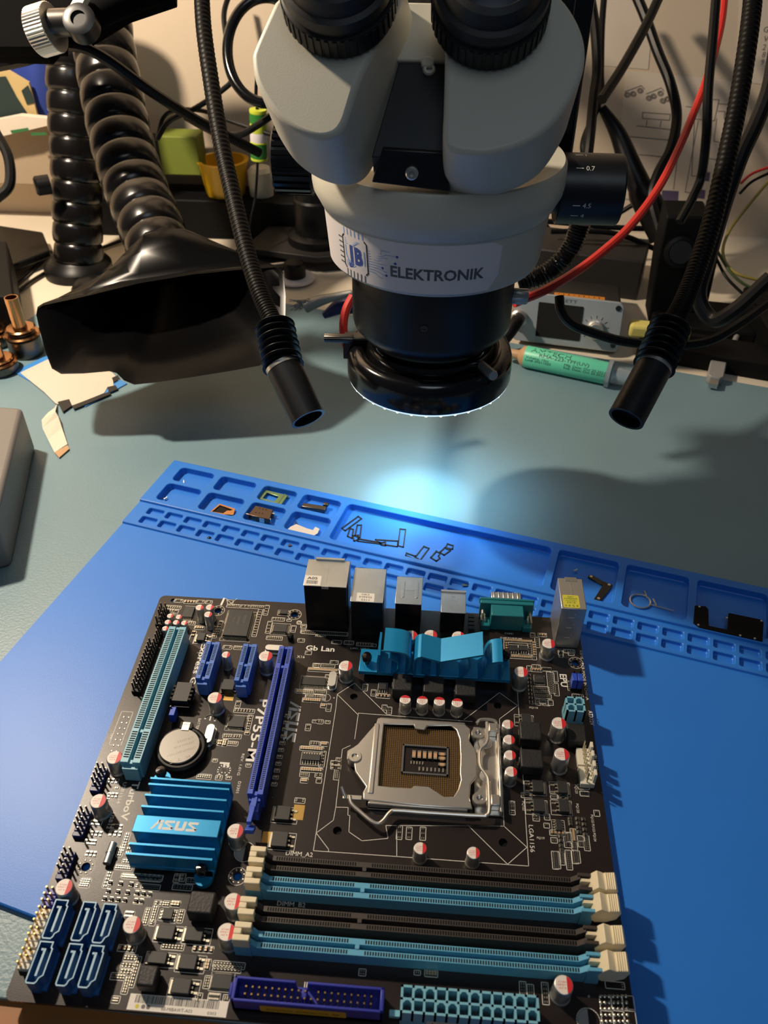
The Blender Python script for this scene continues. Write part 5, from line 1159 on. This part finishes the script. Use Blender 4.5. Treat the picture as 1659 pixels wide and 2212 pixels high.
# ================================================================ SOLDERING STATION
yf = 342
def yp(u, v, y=yf): return aty(u, v, y)
c4 = [yp(1120, 628), yp(1343, 668), yp(1328, 752), yp(1108, 710)]
gx0, gx1 = yp(1116, 640).x, yp(1345, 680).x
ss = thing('soldering_station', 'small soldering station with brushed metal front, dark display and round knob', 'soldering station', ((gx0+gx1)/2, yf, 0))
cx_ = (gx0+gx1)/2; hw = (gx1-gx0)/2; fa = V((.985, -.17, 0)); fb = V((0, .25, .968)); fo = V((cx_, yf-4, 1)); fn_ = fa.cross(fb)
def fpp(a_, b_, d_=0): return fo+fa*a_+fb*b_+fn_*d_
m = MB(); m.prism([fpp(x, y, 0) for x, y in rrect(-hw, hw, 0, 43, 5)], fn_*4); m.build('front_panel', 'brushed', ss, bevel=.6)
m = MB(); m.prism([fpp(x, y, -.2) for x, y in rrect(-hw+2, hw-2, 1, 41, 3)], fn_*-92); m.build('housing', 'dark_grey', ss, bevel=.8)
m = MB(); m.prism([fpp(x, y, 4) for x, y in rrect(-26, 13, 6, 36, 1)], fn_*.5); m.build('display', 'void', ss)
m = MB(); m.lathe([(8, 0), (8, 2), (7, 2.5), (7, 10), (6.2, 11), (.01, 11)], fpp(25, 18, 4), fn_, 36, ribs=6.8, rd=.05); kb = m.build('knob', 'steel', ss)
q = MB()
for k in range(11): a_ = math.radians(-40+k*26); q.obox(fpp(25+10.5*math.cos(a_), 18+10.5*math.sin(a_), 4.1), (fa*math.cos(a_)+fb*math.sin(a_))*1.4, (fb*math.cos(a_)-fa*math.sin(a_))*.25, fn_*.1)
q.text('QUECOO'[:0] or 'SETT', fpp(-6, 38, 4.1), fa, fb, 2.6, 0, 13); q.build('printed_scale', 'ink', ss)
m = MB(); m.lathe([(7.6, 0), (7.6, 4), (6, 5)], fpp(-42, 20, 4), fn_, 28); m.build('socket', 'steel', ss)
q = MB(); q.tube([fpp(-42, 20, 8), fpp(-43, 19, 18), fpp(-47, 12, 26), fpp(-54, 2, 30)], 5.6, 14); q.build('plug', 'black', ss)
for a_, b_ in ((42, 38), (42, 6), (-52, 38)): q = MB(); q.lathe([(2.4, 0), (2.4, .8), (1.2, .8), (1.2, .2)], fpp(a_, b_, 4), fn_, 16); q.build('screw', 'gunmetal', ss)
q = MB(); q.prism([fpp(x, 41.4, z) for x, z in ((-14, -4), (30, -6), (30, -20), (-14, -18))], fb*.4, 0)
for k in range(9): q.obox(fpp(-10+k*4.4, 41.95, -12), fa*.4, fn_*(1+k % 3), fb*.1, 1)
q.build('sticker', ['orange_label', 'ink'], ss)
# flux syringe
f0, f1 = at(1128, 768, 9), at(1318, 808, 9)
fx = thing('flux_syringe', 'green labelled flux syringe with clear end lying before the soldering station', 'syringe', f0-V((0, 0, 9)))
d = (f1-f0).normalized(); L = (f1-f0).length
m = MB(); m.lathe([(9, 3), (9.3, 3.5), (9.3, L-4), (9, L-3)], f0, d, 40); bl = m.build('barrel', 'flux_green', fx)
q = MB(); side = V((0, 0, 1)).cross(d).normalized()
def ff(x0, a0):
    def g_(x, y): a_ = math.radians(a0)+y/9.4; return f0+d*(x0+x)+(-side*-1*math.cos(a_)*-1+V((0, 0, 1))*math.sin(a_))*9.42
    return g_
for s_, x0, a0, h_, ww in (('AMTECH', 8, 60, 4.6, 34), ('RMA-223-TPF(UV)', 16, 40, 3.0, 42), ('Volume: 10cc', 5, 22, 2.0, 20), ('Lot# 20211025', 5, 8, 2.0, 22), ('Mfg. Date: Oct 20.2021', 38, 22, 2.0, 34), ('Exp. Date: Oct 20.2023', 38, 8, 2.0, 34)): q.text(s_, (0, 0, 0), (0, 0, 0), (0, 0, 0), h_, 0, ww, 0, ff(x0, a0))
q.build('printed_text', 'ink', bl)
m = MB(); m.lathe([(9.2, L-3), (11.6, L-2.6), (11.6, L+1), (7, L+2), (6.6, L+22), (8, L+23), (8, L+25)], f0, d, 32); m.build('plunger_end', 'flux_clear', fx)
m = MB(); m.lathe([(2.5, -14), (3.5, -12), (4.2, -3), (8, 0), (9, 3)], f0, d, 28); m.build('cap', 'tan', fx)
# black shelf strip, box and sponge behind
solo(MB().box(0, 1, 0, 1, 0, 1) and MB().prism([(x, y, -3) for x, y in ((330, 326), (470, 286), (480, 322), (340, 362))], (0, 0, 15)), 'dark_tray', 'black_matte', (400, 325, -3), 'flat dark tray under the yellow sponge behind the syringe', 'tray', bevel=1)
sg = [at(1356, 730, 14), at(1488, 742, 14)]
m = MB(); dd = (sg[1]-sg[0]); nn_ = V((-dd.y, dd.x, 0)).normalized()*14; m.prism([sg[0], sg[1], sg[1]+nn_, sg[0]+nn_], (0, 0, 12)); solo(m, 'sponge', 'sponge', sg[0], 'pale yellow sponge strip behind the right gooseneck lamp', 'sponge', bevel=3, seg=3)
m = MB(); m.prism([(x, y, 12) for x, y in ((352, 340), (404, 328), (410, 352), (356, 364))], (0, 0, .1)); 
# black bench stand with threaded socket
bs = thing('tool_rest', 'black upright tool rest with a coiled spring socket at right', 'tool rest', (392, 402, -3))
m = MB(); m.prism([(x, y, -3) for x, y in ((352, 372), (440, 356), (452, 418), (360, 432))], (0, 0, 12)); m.prism([aty(u, v, 395) for u, v in ((1420, 560), (1400, 700), (1520, 700), (1552, 560), (1530, 470), (1440, 468))], (0, 26, 6)); m.build('upright', 'black_matte', bs, bevel=2)
cs = aty(1466, 545, 392)
m = MB(); m.lathe([(13.4, 0), (13.4, 6), (10.4, 7), (10, 2), (.01, 2)], cs, V((0, -.93, .36)), 36); m.build('socket', 'black', bs)
for k in range(5): q = MB(); q.lathe([(9.8, k*1.3+1.2), (9.2, k*1.3+1.7), (9.8, k*1.3+2.2)], cs, V((0, -.93, .36)), 36); q.build('spring_coil', 'gunmetal', bs)
# black plug-like tube and grey plate leaning on wall
m = MB(); m.tube([aty(1300, 232, 500), aty(1335, 290, 495), aty(1362, 360, 480), aty(1395, 430, 465), aty(1435, 510, 450)], 9, 20, rf=lambda s: 4+7*math.sin(min(1, s*1.35)*PI/2)*(1 if s < .7 else 1.35)); solo(m, 'cable_boot', 'black', aty(1435, 510, 450), 'fat black cable boot leaning from the wall into the tool rest', 'cable boot')
m = MB(); m.prism([aty(u, v, 460) for u, v in ((1548, 400), (1508, 470), (1482, 500), (1486, 540), (1512, 560), (1540, 540))], (0, 4, 0)); solo(m, 'plate', 'grey_plastic', aty(1512, 560, 460), 'grey rounded plate standing behind the right gooseneck', 'plate', bevel=1)
# grey plugs
def plug(lab, c0, c1, w, tip=True, mt='plug_grey'):
    a_, b_ = V(c0), V(c1); d = (b_-a_).normalized(); s_ = V((0, 0, 1)).cross(d).normalized(); t = thing('cable_plug', lab, 'plug', b_-V((0, 0, 5)), 'grey and black plugs on the mat') 
    del t['group']
    m = MB(); L = (b_-a_).length; m.prism([a_+s_*w*.5*k for k in (-.5, .5)]+[a_+d*L*.35+s_*w*.5, b_-d*3+s_*w*.5, b_+s_*w*.3, b_-s_*w*.3, b_-d*3-s_*w*.5, a_+d*L*.35-s_*w*.5], (0, 0, 8)); m.build('shell', mt, t, bevel=1)
    m = MB(); m.obox(b_+d*4+V((0, 0, 4)), d*5, s_*w*.26, V((0, 0, 2))); m.build('metal_tip', 'tin', t)
    q = MB(); q.tube([a_+V((0, 0, 4)), a_-d*22+V((0, 0, 5)), a_-d*50+s_*8+V((0, 0, 6))], 2.4, 10); q.build('lead', mt, t)
plug('large grey plug with metal tip at the right rear of the teal mat', at(1556, 760, 0), at(1540, 832, 0), 13); plug('small grey plug just right of the large grey plug', at(1583, 764, 0), at(1579, 790, 0), 9); plug('black plug at the far right of the pair of grey plugs', at(1632, 760, 0), at(1628, 792, 0), 8, mt='black')
m = MB(); m.box(440, 560, 330, 420, -3, 26); solo(m, 'dark_box', 'black_matte', (500, 375, -3), 'low dark box at the far right behind the plugs', 'box', bevel=2)
m = MB(); m.prism([(x, y, -3) for x, y in ((234, 470), (350, 442), (366, 500), (250, 530))], (0, 0, 40)); solo(m, 'dark_box', 'dark_grey', (280, 455, -3), 'dark metal box standing behind the soldering station', 'box', bevel=2)

# ================================================================ WALL PAPERS
def wallp(u, v, d=0): return aty(u, v, 619.5-d)
def paper(lab, c, draw):
    m = MB(); m.prism([wallp(*p) for p in c], (0, .35, 0)); o = solo(m, 'paper_sheet', 'page', wallp(*c[0]), lab, 'paper', )
    if draw:
        q = MB(); blocks = draw(q) or []; q.build('printed_diagram', 'ink_soft', o)
        for pts in blocks: MB().poly(pts).build('printed_block', 'purple_ink', o)
def dgm(q):
    f_ = lambda x, y: wallp(x, y, .25)
    def L(*p, w=1.6): q.stroke([(a_, b_) for a_, b_ in p], w, f_)
    def Cc(x, y, r): q.stroke([(x+r*math.cos(2*PI*k/14), y+r*.9*math.sin(2*PI*k/14)) for k in range(14)], 1.4, f_, 0, True)
    for x, y in ((1355, 205), (1368, 203), (1383, 196), (1402, 212), (1412, 208), (1427, 202), (1432, 218), (1442, 214)): Cc(x, y, 6); Cc(x, y, 3)
    L((1350, 198), (1385, 185), (1392, 192)); L((1396, 203), (1428, 190), (1434, 196)); L((1388, 243), (1448, 247), (1446, 260), (1388, 256), (1388, 243)); L((1376, 272), (1448, 280)); L((1398, 260), (1396, 272)); L((1428, 262), (1426, 274))
    L((1510, 212), (1553, 216), (1543, 261), (1498, 257), (1510, 212)); L((1482, 230), (1500, 232)); L((1553, 224), (1574, 226)); L((1551, 240), (1566, 241), (1564, 256), (1574, 259)); L((1548, 256), (1542, 305), (1556, 308)); L((1355, 295), (1444, 303)); L((1380, 334), (1430, 339)); L((1500, 262), (1494, 380), (1508, 381)); L((1508, 262), (1480, 415), (1500, 418))
    L((1470, 290), (1455, 408)); L((1526, 342), (1548, 345)); L((1334, 428), (1366, 432)); L((1392, 495), (1412, 497))
    return [[f_(x0, y0), f_(x1, y0+2), f_(x1-2, y1), f_(x0-2, y1-2)] for x0, y0, x1, y1 in ((1516, 371, 1534, 392), (1506, 409, 1524, 430), (1430, 411, 1466, 448))]
paper('cream sheet with a printed wiring diagram pinned low on the wall', [(1352, 152), (1594, 176), (1560, 640), (1310, 620)], dgm)
def letters(q):
    f_ = lambda x, y: wallp(x, y, .25)
    for t_, x, y in (('G', 1648, 70), ('V', 1648, 90), ('2', 1646, 108), ('8', 1645, 124), ('9', 1642, 140)): q.text(t_, wallp(x, y, .25), V((1, 0, 0)), V((0, 0, 1)), 5.2)
paper('second paper sheet with large digits at the top right corner', [(1600, -30), (1740, -20), (1730, 190), (1590, 176)], letters)
paper('blank cream paper sheet above the wiring diagram', [(1290, -60), (1420, -60), (1400, 150), (1280, 140)], None)

# ================================================================ LEFT BACKGROUND
sb = thing('equipment_box', 'long black equipment box against the wall behind the gooseneck', 'equipment', (-20, 590, -3))
m = MB(); m.box(-250, 110, 560, 612, -3, 40); m.build('case', 'black_matte', sb, bevel=2)
def cbox(name, mt, lab, cat, u0, u1, v0, v1, y, dpt=30, bev=1.5):
    a_, b_ = aty(u0, v1, y), aty(u1, v0, y); m = MB(); m.box(min(a_.x, b_.x), max(a_.x, b_.x), y, y+dpt, a_.z, b_.z); return solo(m, name, mt, a_, lab, cat, bevel=bev)
cbox('storage_box', 'olive', 'olive green carton on top of the black equipment box', 'box', 352, 424, 296, 378, 572, 30)
cbox('storage_box', 'dark_grey', 'dark carton left of the olive green carton', 'box', 322, 352, 305, 380, 575, 30)
yt = aty(478, 372, 585)
tubm = MB(); tubm.lathe([(21, 0), (27, 34), (28, 34), (28.6, 36), (24, 36), (22, 8), (.01, 6)], (aty(483, 372, 585).x, 586, 40), n=40); solo(tubm, 'tub', 'yellow_plastic', (aty(483, 372, 585).x, 586, 40), 'yellow plastic tub on the black equipment box', 'tub')
tubm = MB(); tubm.lathe([(13, 0), (14, 26), (10, 30), (.01, 30)], (aty(560, 372, 580).x, 584, 40), n=32); solo(tubm, 'bottle_cap', 'ivory', (aty(560, 372, 580).x, 584, 40), 'whitish round cap right of the yellow tub', 'cap')
fz0, fz1 = aty(557, 236, 500), aty(560, 345, 500)
fz = thing('inline_fuse', 'green and yellow wrapped inline fuse hanging on a black lead', 'fuse', fz1)
d = (fz1-fz0); L = d.length
for k, (a_, b_, mt) in enumerate(((0, .07, 'lime'), (.07, .26, 'green_tape'), (.26, .44, 'lime'), (.44, .62, 'ms_label'), (.62, .66, 'lime'), (.66, .95, 'green_tape'), (.95, 1, 'lime'))):
    m = MB(); m.lathe([(8.0, a_*L), (8.3, (a_+b_)*L/2), (8.0, b_*L)], fz0, d, 28); m.build('wrap_band', mt, fz)
# far-left stack
cbox('carton', 'cardboard', 'large pale carton at the far left edge behind the hoses', 'box', -60, 128, 268, 395, 640-60, 30, 1)
m = MB(); m.prism([aty(u, v, 560) for u, v in ((-20, 300), (118, 268), (118, 258), (40, 250), (-20, 262))], (0, 10, 0)); o = solo(m, 'printed_leaflet', 'page', aty(0, 300, 560), 'pale leaflet with green stripes on the carton', 'leaflet')
q = MB(); q.prism([aty(u, v, 559.5) for u, v in ((22, 282), (60, 276), (62, 282), (26, 289))], (0, .3, 0)); q.prism([aty(u, v, 559.5) for u, v in ((66, 286), (98, 286), (102, 292), (68, 293))], (0, .3, 0)); q.build('printed_stripe', 'green', o)
m = MB(); m.grid([[aty(u, v, 590)+V((0, 6*math.sin(u*.06), 0)) for u in range(-30, 135, 12)] for v in (100, 130, 170, 210, 250, 275)], 0); solo(m, 'cloth', 'cloth_blue', aty(40, 275, 590), 'blue cloth hanging at the upper left edge', 'cloth')
m = MB(); m.prism([aty(u, v, 575) for u, v in ((-30, 150), (18, 152), (62, 178), (84, 262), (40, 272), (-30, 290))], (0, 3, 0), 0); o = solo(m, 'postcard', ['skin_art', 'art_dark'], aty(0, 280, 575), 'yellowish picture card with dark shapes at the left edge', 'card')
q = MB(); q.prism([aty(u, v, 574) for u, v in ((-20, 168), (12, 165), (36, 210), (70, 262), (20, 280), (-20, 284))], (0, .4, 0)); q.prism([aty(u, v, 574) for u, v in ((46, 196), (60, 184), (76, 222), (58, 226))], (0, .4, 0)); q.build('printed_shape', 'art_dark', o)
# black tray at left
m = MB(); m.prism([(x, y, 0) for x, y in (lambda P_: [(p.x, p.y) for p in P_])([at(-60, 640, 40), at(30, 640, 40), at(14, 520, 40), at(-60, 520, 40)])], (0, 0, 40)); solo(m, 'black_case', 'black_matte', at(0, 640, 0), 'black case cropped by the left edge above the metal nozzles', 'case', bevel=2)
m = MB(); pp = [at(-40, 480, 14), at(92, 500, 14), at(108, 540, 14), at(20, 575, 14), at(-40, 570, 14)]; m.prism([(p.x, p.y, 6) for p in pp], (0, 0, 8)); solo(m, 'black_tray', 'black', at(60, 575, 0), 'flat glossy black tray on the white bench at left', 'tray', bevel=2)
# hot-air nozzles
def nozzle(lab, u, v, h, ro, mt='copper'):
    p = at(u, v, 0); t = thing('hot_air_nozzle', lab, 'nozzle', p)
    m = MB(); m.lathe([(ro, 0), (ro*1.04, 3), (ro, h*.3), (ro*.8, h*.34), (ro*.8, h*.4), (ro*.6, h*.45)], p, n=36); m.build('collar', 'gunmetal', t)
    m = MB(); m.lathe([(ro*1.02, 0), (ro*1.12, 1), (ro*1.02, 2.2)], p+V((0, 0, h*.34)), n=36); m.lathe([(ro*.8, 0), (ro*.9, 1), (ro*.8, 2)], p+V((0, 0, h*.44)), n=36); m.build('flange_ring', mt, t)
    m = MB(); m.lathe([(ro*.46, h*.42), (ro*.4, h*.55), (ro*.4, h), (ro*.34, h), (ro*.34, h*.5), (.01, h*.5)], p, n=32); m.build('tube', mt, t)
nozzle('tall copper-coloured hot-air nozzle standing nearest the flared black nozzle', 60, 762, 52, 14)
nozzle('short copper-coloured hot-air nozzle beside the grey device', 4, 800, 24, 14)
nozzle('copper-ringed hot-air nozzle cropped by the left edge', -6, 742, 30, 13)
# grey device corner
gd = [at(45, 1000, 34), at(60, 872, 34)]
m = MB(); pt = [at(48, 880, 36), at(-120, 868, 36), at(-300, 1200, 36), at(-12, 1130, 36)]
m.prism([(p.x, p.y, 0) for p in pt], (0, 0, 36)); dv = solo(m, 'grey_device', 'grey_plastic', at(0, 1130, 0), 'brownish grey plastic device cropped by the left edge on the teal mat', 'device', bevel=3, seg=3)
# scraps
m = MB(); fl = [at(u, v, 0) for u, v in ((30, 805), (90, 775), (130, 760), (275, 830), (185, 880), (110, 850))]; m.prism([(p.x, p.y, .1) for p in fl], (0, 0, .8)); fo2 = solo(m, 'display_film', 'film_blue', at(150, 830, 0), 'blue backed film scrap with brownish paper facing below the flared nozzle', 'film')
m = MB(); fl = [at(u, v, 1) for u, v in ((44, 806), (102, 778), (160, 765), (240, 803), (258, 822), (244, 822), (246, 836), (232, 838), (225, 850), (150, 880), (120, 872), (96, 848))]; m.prism([(p.x, p.y, .9) for p in fl], (0, 0, .6)); m.build('paper_facing', 'film', fo2)
m = MB()
for qd in (((125, 870), (150, 864), (156, 878), (136, 892)), ((232, 838), (250, 834), (255, 842), (236, 850)), ((242, 818), (256, 812), (258, 820), (246, 828)), ((156, 878), (236, 848), (240, 853), (160, 886))): m.prism([(lambda p: (p.x, p.y, 1.5))(at(u, v, 1)) for u, v in qd], (0, 0, .4))
m.build('dark_tabs', 'dark_grey', fo2)
m = MB(); path = [(122, 884, 1.5), (108, 893, 5), (92, 906, 9), (96, 922, 6), (106, 948, 4), (118, 974, 1.2)]; rows = []
for i, (u, v, z) in enumerate(path): c = at(u, v, z); wv = V((11 if i > 1 else 6, 5, 0)); rows.append([c-V((wv.x*.0, 0, 0)), c+wv])
rows = [[at(118, 882, 1), at(124, 872, 1)], [at(104, 892, 4), at(120, 888, 4)], [at(90, 908, 8), at(120, 890, 8)], [at(92, 925, 6), at(126, 900, 6)], [at(104, 950, 3), at(134, 925, 3)], [at(118, 978, 1), at(146, 960, 1)]]
m.grid(rows+[[p+V((0, 0, .4)) for p in r_] for r_ in rows[::-1]]+[rows[0]], 0, False); fc = solo(m, 'ribbon_cable', 'ivory', at(120, 960, 0), 'short white ribbon cable with a tan connector on the teal mat', 'ribbon cable')
m = MB(); qq = [at(118, 978, 1), at(146, 962, 1), at(150, 970, 1), at(128, 989, 1)]; m.prism([(p.x, p.y, .6) for p in qq], (0, 0, .8)); m.build('connector', 'tan', fc)
# black hinge-like plate under the gooseneck
hg = thing('metal_bracket', 'dark flat bracket with bright edges behind the flared nozzle', 'bracket', at(560, 580, 0))
pp = [at(490, 575, 4), at(510, 540, 4), at(600, 535, 4), at(640, 575, 4), at(560, 582, 4)]; m = MB(); m.prism([(p.x, p.y, -1) for p in pp], (0, 0, 6)); m.build('plate', 'dark_grey', hg, bevel=.6)
m = MB(); m.tube([at(556, 542, 6), at(592, 536, 6)], 1.4, 8); m.build('bright_edge', 'steel', hg); m = MB(); m.tube([at(562, 575, 6), at(620, 568, 6)], 1.4, 8); m.build('bright_edge', 'steel', hg)
m = MB(); m.lathe([(20, 0), (20, 2), (12, 3)], at(638, 602, 0), n=36); o = solo(m, 'disc_foot', 'ms_label', at(638, 602, 0), 'white disc with a black knob behind the flared nozzle tip', 'foot'); m = MB(); m.lathe([(11, 3), (11, 16), (9, 18), (.01, 18)], at(638, 602, 0), n=32); m.build('knob', 'black', o)
m = MB(); pp = [at(700, 545, 0), at(700, 640, 0), at(640, 625, 0), at(600, 560, 0)]; 
m = MB(); m.prism([at(u, v, -2.5) for u, v in ((400, 560), (470, 520), (500, 545), (485, 575), (420, 590))], (0, 0, 1)); solo(m, 'paper_scrap', 'page', at(440, 560, -2), 'pale folded paper on the bench behind the big hose', 'paper')

# ================================================================ SMALL PARTS IN THE TRAYS
FZ = 1.65
def tp(u, v, z=FZ): return at(u, v, z)
def flat(name, px, mt, lab, cat, z0=FZ, th=.6, group=None, **kw):
    pts = [at(u, v, z0+th) for u, v in px]; m = MB(); m.prism([(p.x, p.y, z0) for p in pts], (0, 0, th)); return solo(m, name, mt, (pts[0].x, pts[0].y, z0), lab, cat, group, **kw)
def screw(u, v, lab, a=0.6, z=FZ):
    p = at(u, v, z+.8); m = MB(); d = V((math.cos(a), math.sin(a), .25)); m.lathe([(1.0, 0), (1.0, .5), (.45, .6), (.45, 2.6), (.01, 2.8)], p, d, 14); solo(m, 'small_screw', 'steel', p, lab, 'screw')
screw(398, 1044, 'tiny silver screw in the corner compartment of the tray', 1.9); screw(355, 1079, 'tiny silver screw in the compartment below the corner one', .9); screw(1240, 1234, 'tiny silver screw above the port with the yellow sticker', .5)
screw(712, 1126, 'tiny silver screw stuck above the torn metal plate', 1.5) if 0 else None
m = MB(); p = at(640, 1133, 2.4); m.lathe([(1.2, 0), (.6, 1.5), (.01, 4)], at(640, 1132, FZ), (0, 0, 1), 12); solo(m, 'metal_cone', 'tin', p, 'tiny pointed metal piece above the torn pinkish plate', 'metal piece')
# camera frame
fr = MB()
def frame_plate(m, P4, h4, z0, z1):
    o_ = [at(u, v, z1) for u, v in P4]; i_ = [at(u, v, z1) for u, v in h4]
    A = [V((p.x, p.y, z1)) for p in o_]+[V((p.x, p.y, z1)) for p in i_]; Bq = [V((p.x, p.y, z0)) for p in o_]+[V((p.x, p.y, z0)) for p in i_]; k = len(P4)
    fs = [(i, (i+1) % k, k+(i+1) % k, k+i) for i in range(k)]+[(2*k+i, 2*k+(i+1) % k, 3*k+(i+1) % k, 3*k+i) for i in range(k)]+[(i, (i+1) % k, 2*k+(i+1) % k, 2*k+i) for i in range(k)]+[(k+i, k+(i+1) % k, 3*k+(i+1) % k, 3*k+i) for i in range(k)]
    m.add(A+Bq, fs)
frame_plate(fr, ((574, 1058), (622, 1070), (606, 1092), (556, 1076)), ((577, 1064), (602, 1072), (592, 1083), (567, 1076)), 3.0, 3.8); fr.cyl(at(600, 1091, 3), at(616, 1069, 3), 1.0, n=10)
for u, v in ((574, 1060), (620, 1072), (606, 1091), (558, 1077)): p = at(u, v, 3.2); fr.obox((p.x, p.y, 2.3), (1, 0, 0), (0, 1, 0), (0, 0, .8))
solo(fr, 'square_shield', 'greenish', at(590, 1075, FZ), 'greenish metal frame with a square hole in the tray', 'metal part', bevel=.2)
m = MB(); P4 = [at(u, v, 6) for u, v in ((552, 1092), (590, 1101), (582, 1122), (536, 1112))]; m.prism([(p.x, p.y, FZ+.6) for p in P4], (0, 0, 3.8)); sc_ = solo(m, 'card_reader', 'brownmetal', at(560, 1110, FZ), 'thick brown metal card reader with bright legs in the tray', 'card reader', bevel=.3)
q = MB()
for u, v in ((561, 1098), (568, 1100), (575, 1101), (553, 1107), (560, 1108), (567, 1109)): p = at(u, v, 6.1); q.lathe([(.55, 0), (.01, .02)], (p.x, p.y, 6.1), n=10)
q.build('holes', 'void', sc_)
for u, v in ((536, 1114), (548, 1118), (566, 1123), (580, 1124), (588, 1112)): p = at(u, v, 4); q = MB(); q.obox((p.x, p.y, 3.6), (1.7, -.4, 0), (.1, .4, 0), (0, 0, 1.9)); q.build('leg', 'steel', sc_)
m = MB(); p0, p1 = at(653, 1092, 4), at(704, 1100, 4); m.obox((p0+p1)/2-V((0, 0, .6)), (p1-p0)/2, V((.4, 1.6, 0))*1.3, (0, 0, 1.6)); p = at(704, 1090, 5); m.obox(p, (1.8, -.5, 0), (.3, 1.4, 0), (0, 0, 1)); solo(m, 'metal_bar', 'gunmetal', p0, 'dark metal bar with a small end tab in the tray', 'metal bar', bevel=.5)
flat('metal_plate', ((618, 1146), (627, 1138), (640, 1132), (662, 1141), (676, 1145), (681, 1138), (690, 1142), (686, 1152), (676, 1158), (650, 1150), (630, 1147)), 'film', 'torn pinkish metal plate in the tray', 'metal plate', 3.0, .5)
m = MB(); frame_plate(m, ((454, 1105), (474, 1088), (508, 1099), (504, 1112), (488, 1111), (480, 1112)), ((458, 1105), (475, 1091), (503, 1101), (498, 1103), (490, 1103), (482, 1109)), 2.0, 3.2); gl = solo(m, 'metal_shield', 'copper', at(480, 1100, FZ), 'open black shield with a gilded edge in the tray', 'metal shield'); q = MB(); q.prism([(lambda p: (p.x, p.y, 2.2))(at(u, v, 2.4)) for u, v in ((457, 1105), (475, 1091), (503, 1101), (488, 1104), (482, 1110))], (0, 0, .3)); q.build('black_base', 'black', gl)
def gasket(lab, loops):
    m = MB()
    for lp in loops: m.stroke([(lambda p: (p.x, p.y))(at(u, v, 2.1)) for u, v in lp], .8, lambda x, y: V((x, y, 2.15)), 0, True); m.stroke([(lambda p: (p.x, p.y))(at(u, v, 2.1)) for u, v in lp], .8, lambda x, y: V((x, y, 1.75)), 0, True)
    solo(m, 'gasket', 'dark_grey', at(*loops[0][0], FZ), lab, 'gasket')
X = lambda x, y: (700+x/3.318, 1050+y/3.318)
gasket('long dark gasket strip bent like a bracket in the wide compartment', [[X(245, 215), X(268, 232), X(150, 318), X(128, 300)], [X(238, 278), X(268, 278), X(256, 370), X(222, 355)], [X(185, 300), X(210, 310), X(200, 372), X(168, 358)], [X(205, 355), X(245, 350), X(245, 380), X(215, 392)], [X(245, 376), X(400, 402), X(400, 412), X(240, 392)], [X(370, 382), X(530, 392), X(525, 432), X(410, 415)], [X(545, 305), X(585, 310), X(568, 435), X(530, 425)], [X(400, 404), X(440, 400), X(440, 425), X(410, 420)]])
gasket('dark V-shaped gasket in the wide compartment', [[X(590, 478), X(655, 500), X(648, 522), X(585, 495)], [X(715, 430), X(752, 445), X(688, 530), X(655, 505)]])
gasket('dark stepped gasket right of the V-shaped gasket', [[X(885, 412), X(925, 425), X(920, 450), X(870, 440)], [X(865, 440), X(905, 460), X(860, 492), X(830, 472)], [X(805, 465), X(832, 480), X(820, 500), X(830, 515), X(805, 535), X(765, 510)]])
Y = lambda x, y: (1180+x/5.925, 1180+y/5.925)
o = flat('steel_bracket', (Y(530, 385), Y(560, 360), Y(600, 370), Y(740, 450), Y(850, 492), Y(830, 540), Y(690, 715), Y(605, 680), Y(720, 500), Y(540, 400)), 'black_gloss', 'shiny black L-shaped bracket in a tray compartment', 'bracket', FZ, .9, bevel=.3)
for c in (Y(575, 385), Y(805, 490), Y(670, 665)): p = at(*c, 2.6); q = MB(); q.lathe([(.9, 0), (.9, .12), (.01, .12)], (p.x, p.y, 2.55), n=14); q.build('rivet', 'steel', o)
sr = thing('spring_ring', 'bright wire ring with two small tails in a tray compartment', 'wire ring', at(1383, 1300, FZ)); c = at(1383, 1299, 2.2)
m = MB(); m.tube([c+V((6.0*math.cos(t), 5.6*math.sin(t), .2)) for t in [2*PI*k/20 for k in range(21)]], .55, 8, sub=3); m.build('ring', 'steel', sr)
for a_, b_ in (((1401, 1305), (1456, 1320)), ((1398, 1292), (1392, 1276)), ((1418, 1308), (1411, 1293))): q = MB(); q.tube([at(*a_, 2.2), at(*b_, 3.2)], .5, 8, sub=2); q.build('tail', 'steel', sr)
Zp = lambda x, y: (1380+x/5.946, 1230+y/5.946)
o = flat('black_plate', (Zp(720, 460), Zp(860, 470), Zp(895, 510), Zp(900, 720), Zp(1140, 772), Zp(1155, 555), Zp(1590, 645), Zp(1605, 680), Zp(1590, 925), Zp(770, 740), Zp(700, 685)), 'black_matte', 'black cut-out plate with bright screw heads in the last tray compartment', 'plate', 5.4, 1.4, bevel=.3)
for c in ((780, 480), (765, 712), (1130, 622), (1575, 662), (1490, 888), (1303, 848)): p = at(*Zp(*c), 7.0); q = MB(); q.lathe([(.7, 0), (.6, .4), (.01, .5)], (p.x, p.y, 6.8), n=12); q.build('screw_head', 'steel', o)
m = MB(); m.sph(at(452, 1162, 2.6), 1.3, 8, sz=.5); solo(m, 'black_pellet', 'black', at(452, 1162, 2.2), 'small black pellet in a lower small compartment', 'pellet')
m = MB(); p = at(626, 1178, 2.6); m.obox(p, (1.0, .3, 0), (-.2, .7, 0), (0, 0, .3)); solo(m, 'tiny_chip', 'gunmetal', p, 'tiny grey chip in a small compartment left of the audio ports', 'chip')
m = MB(); p = at(1006, 1264, 2.6); m.obox(p, (2.0, .2, 0), (-.2, .8, 0), (0, 0, .3)); solo(m, 'tiny_chip', 'gunmetal', p, 'tiny dark flake in a small compartment above the JYEC port'.replace('JYEC', 'squat silver'), 'chip')
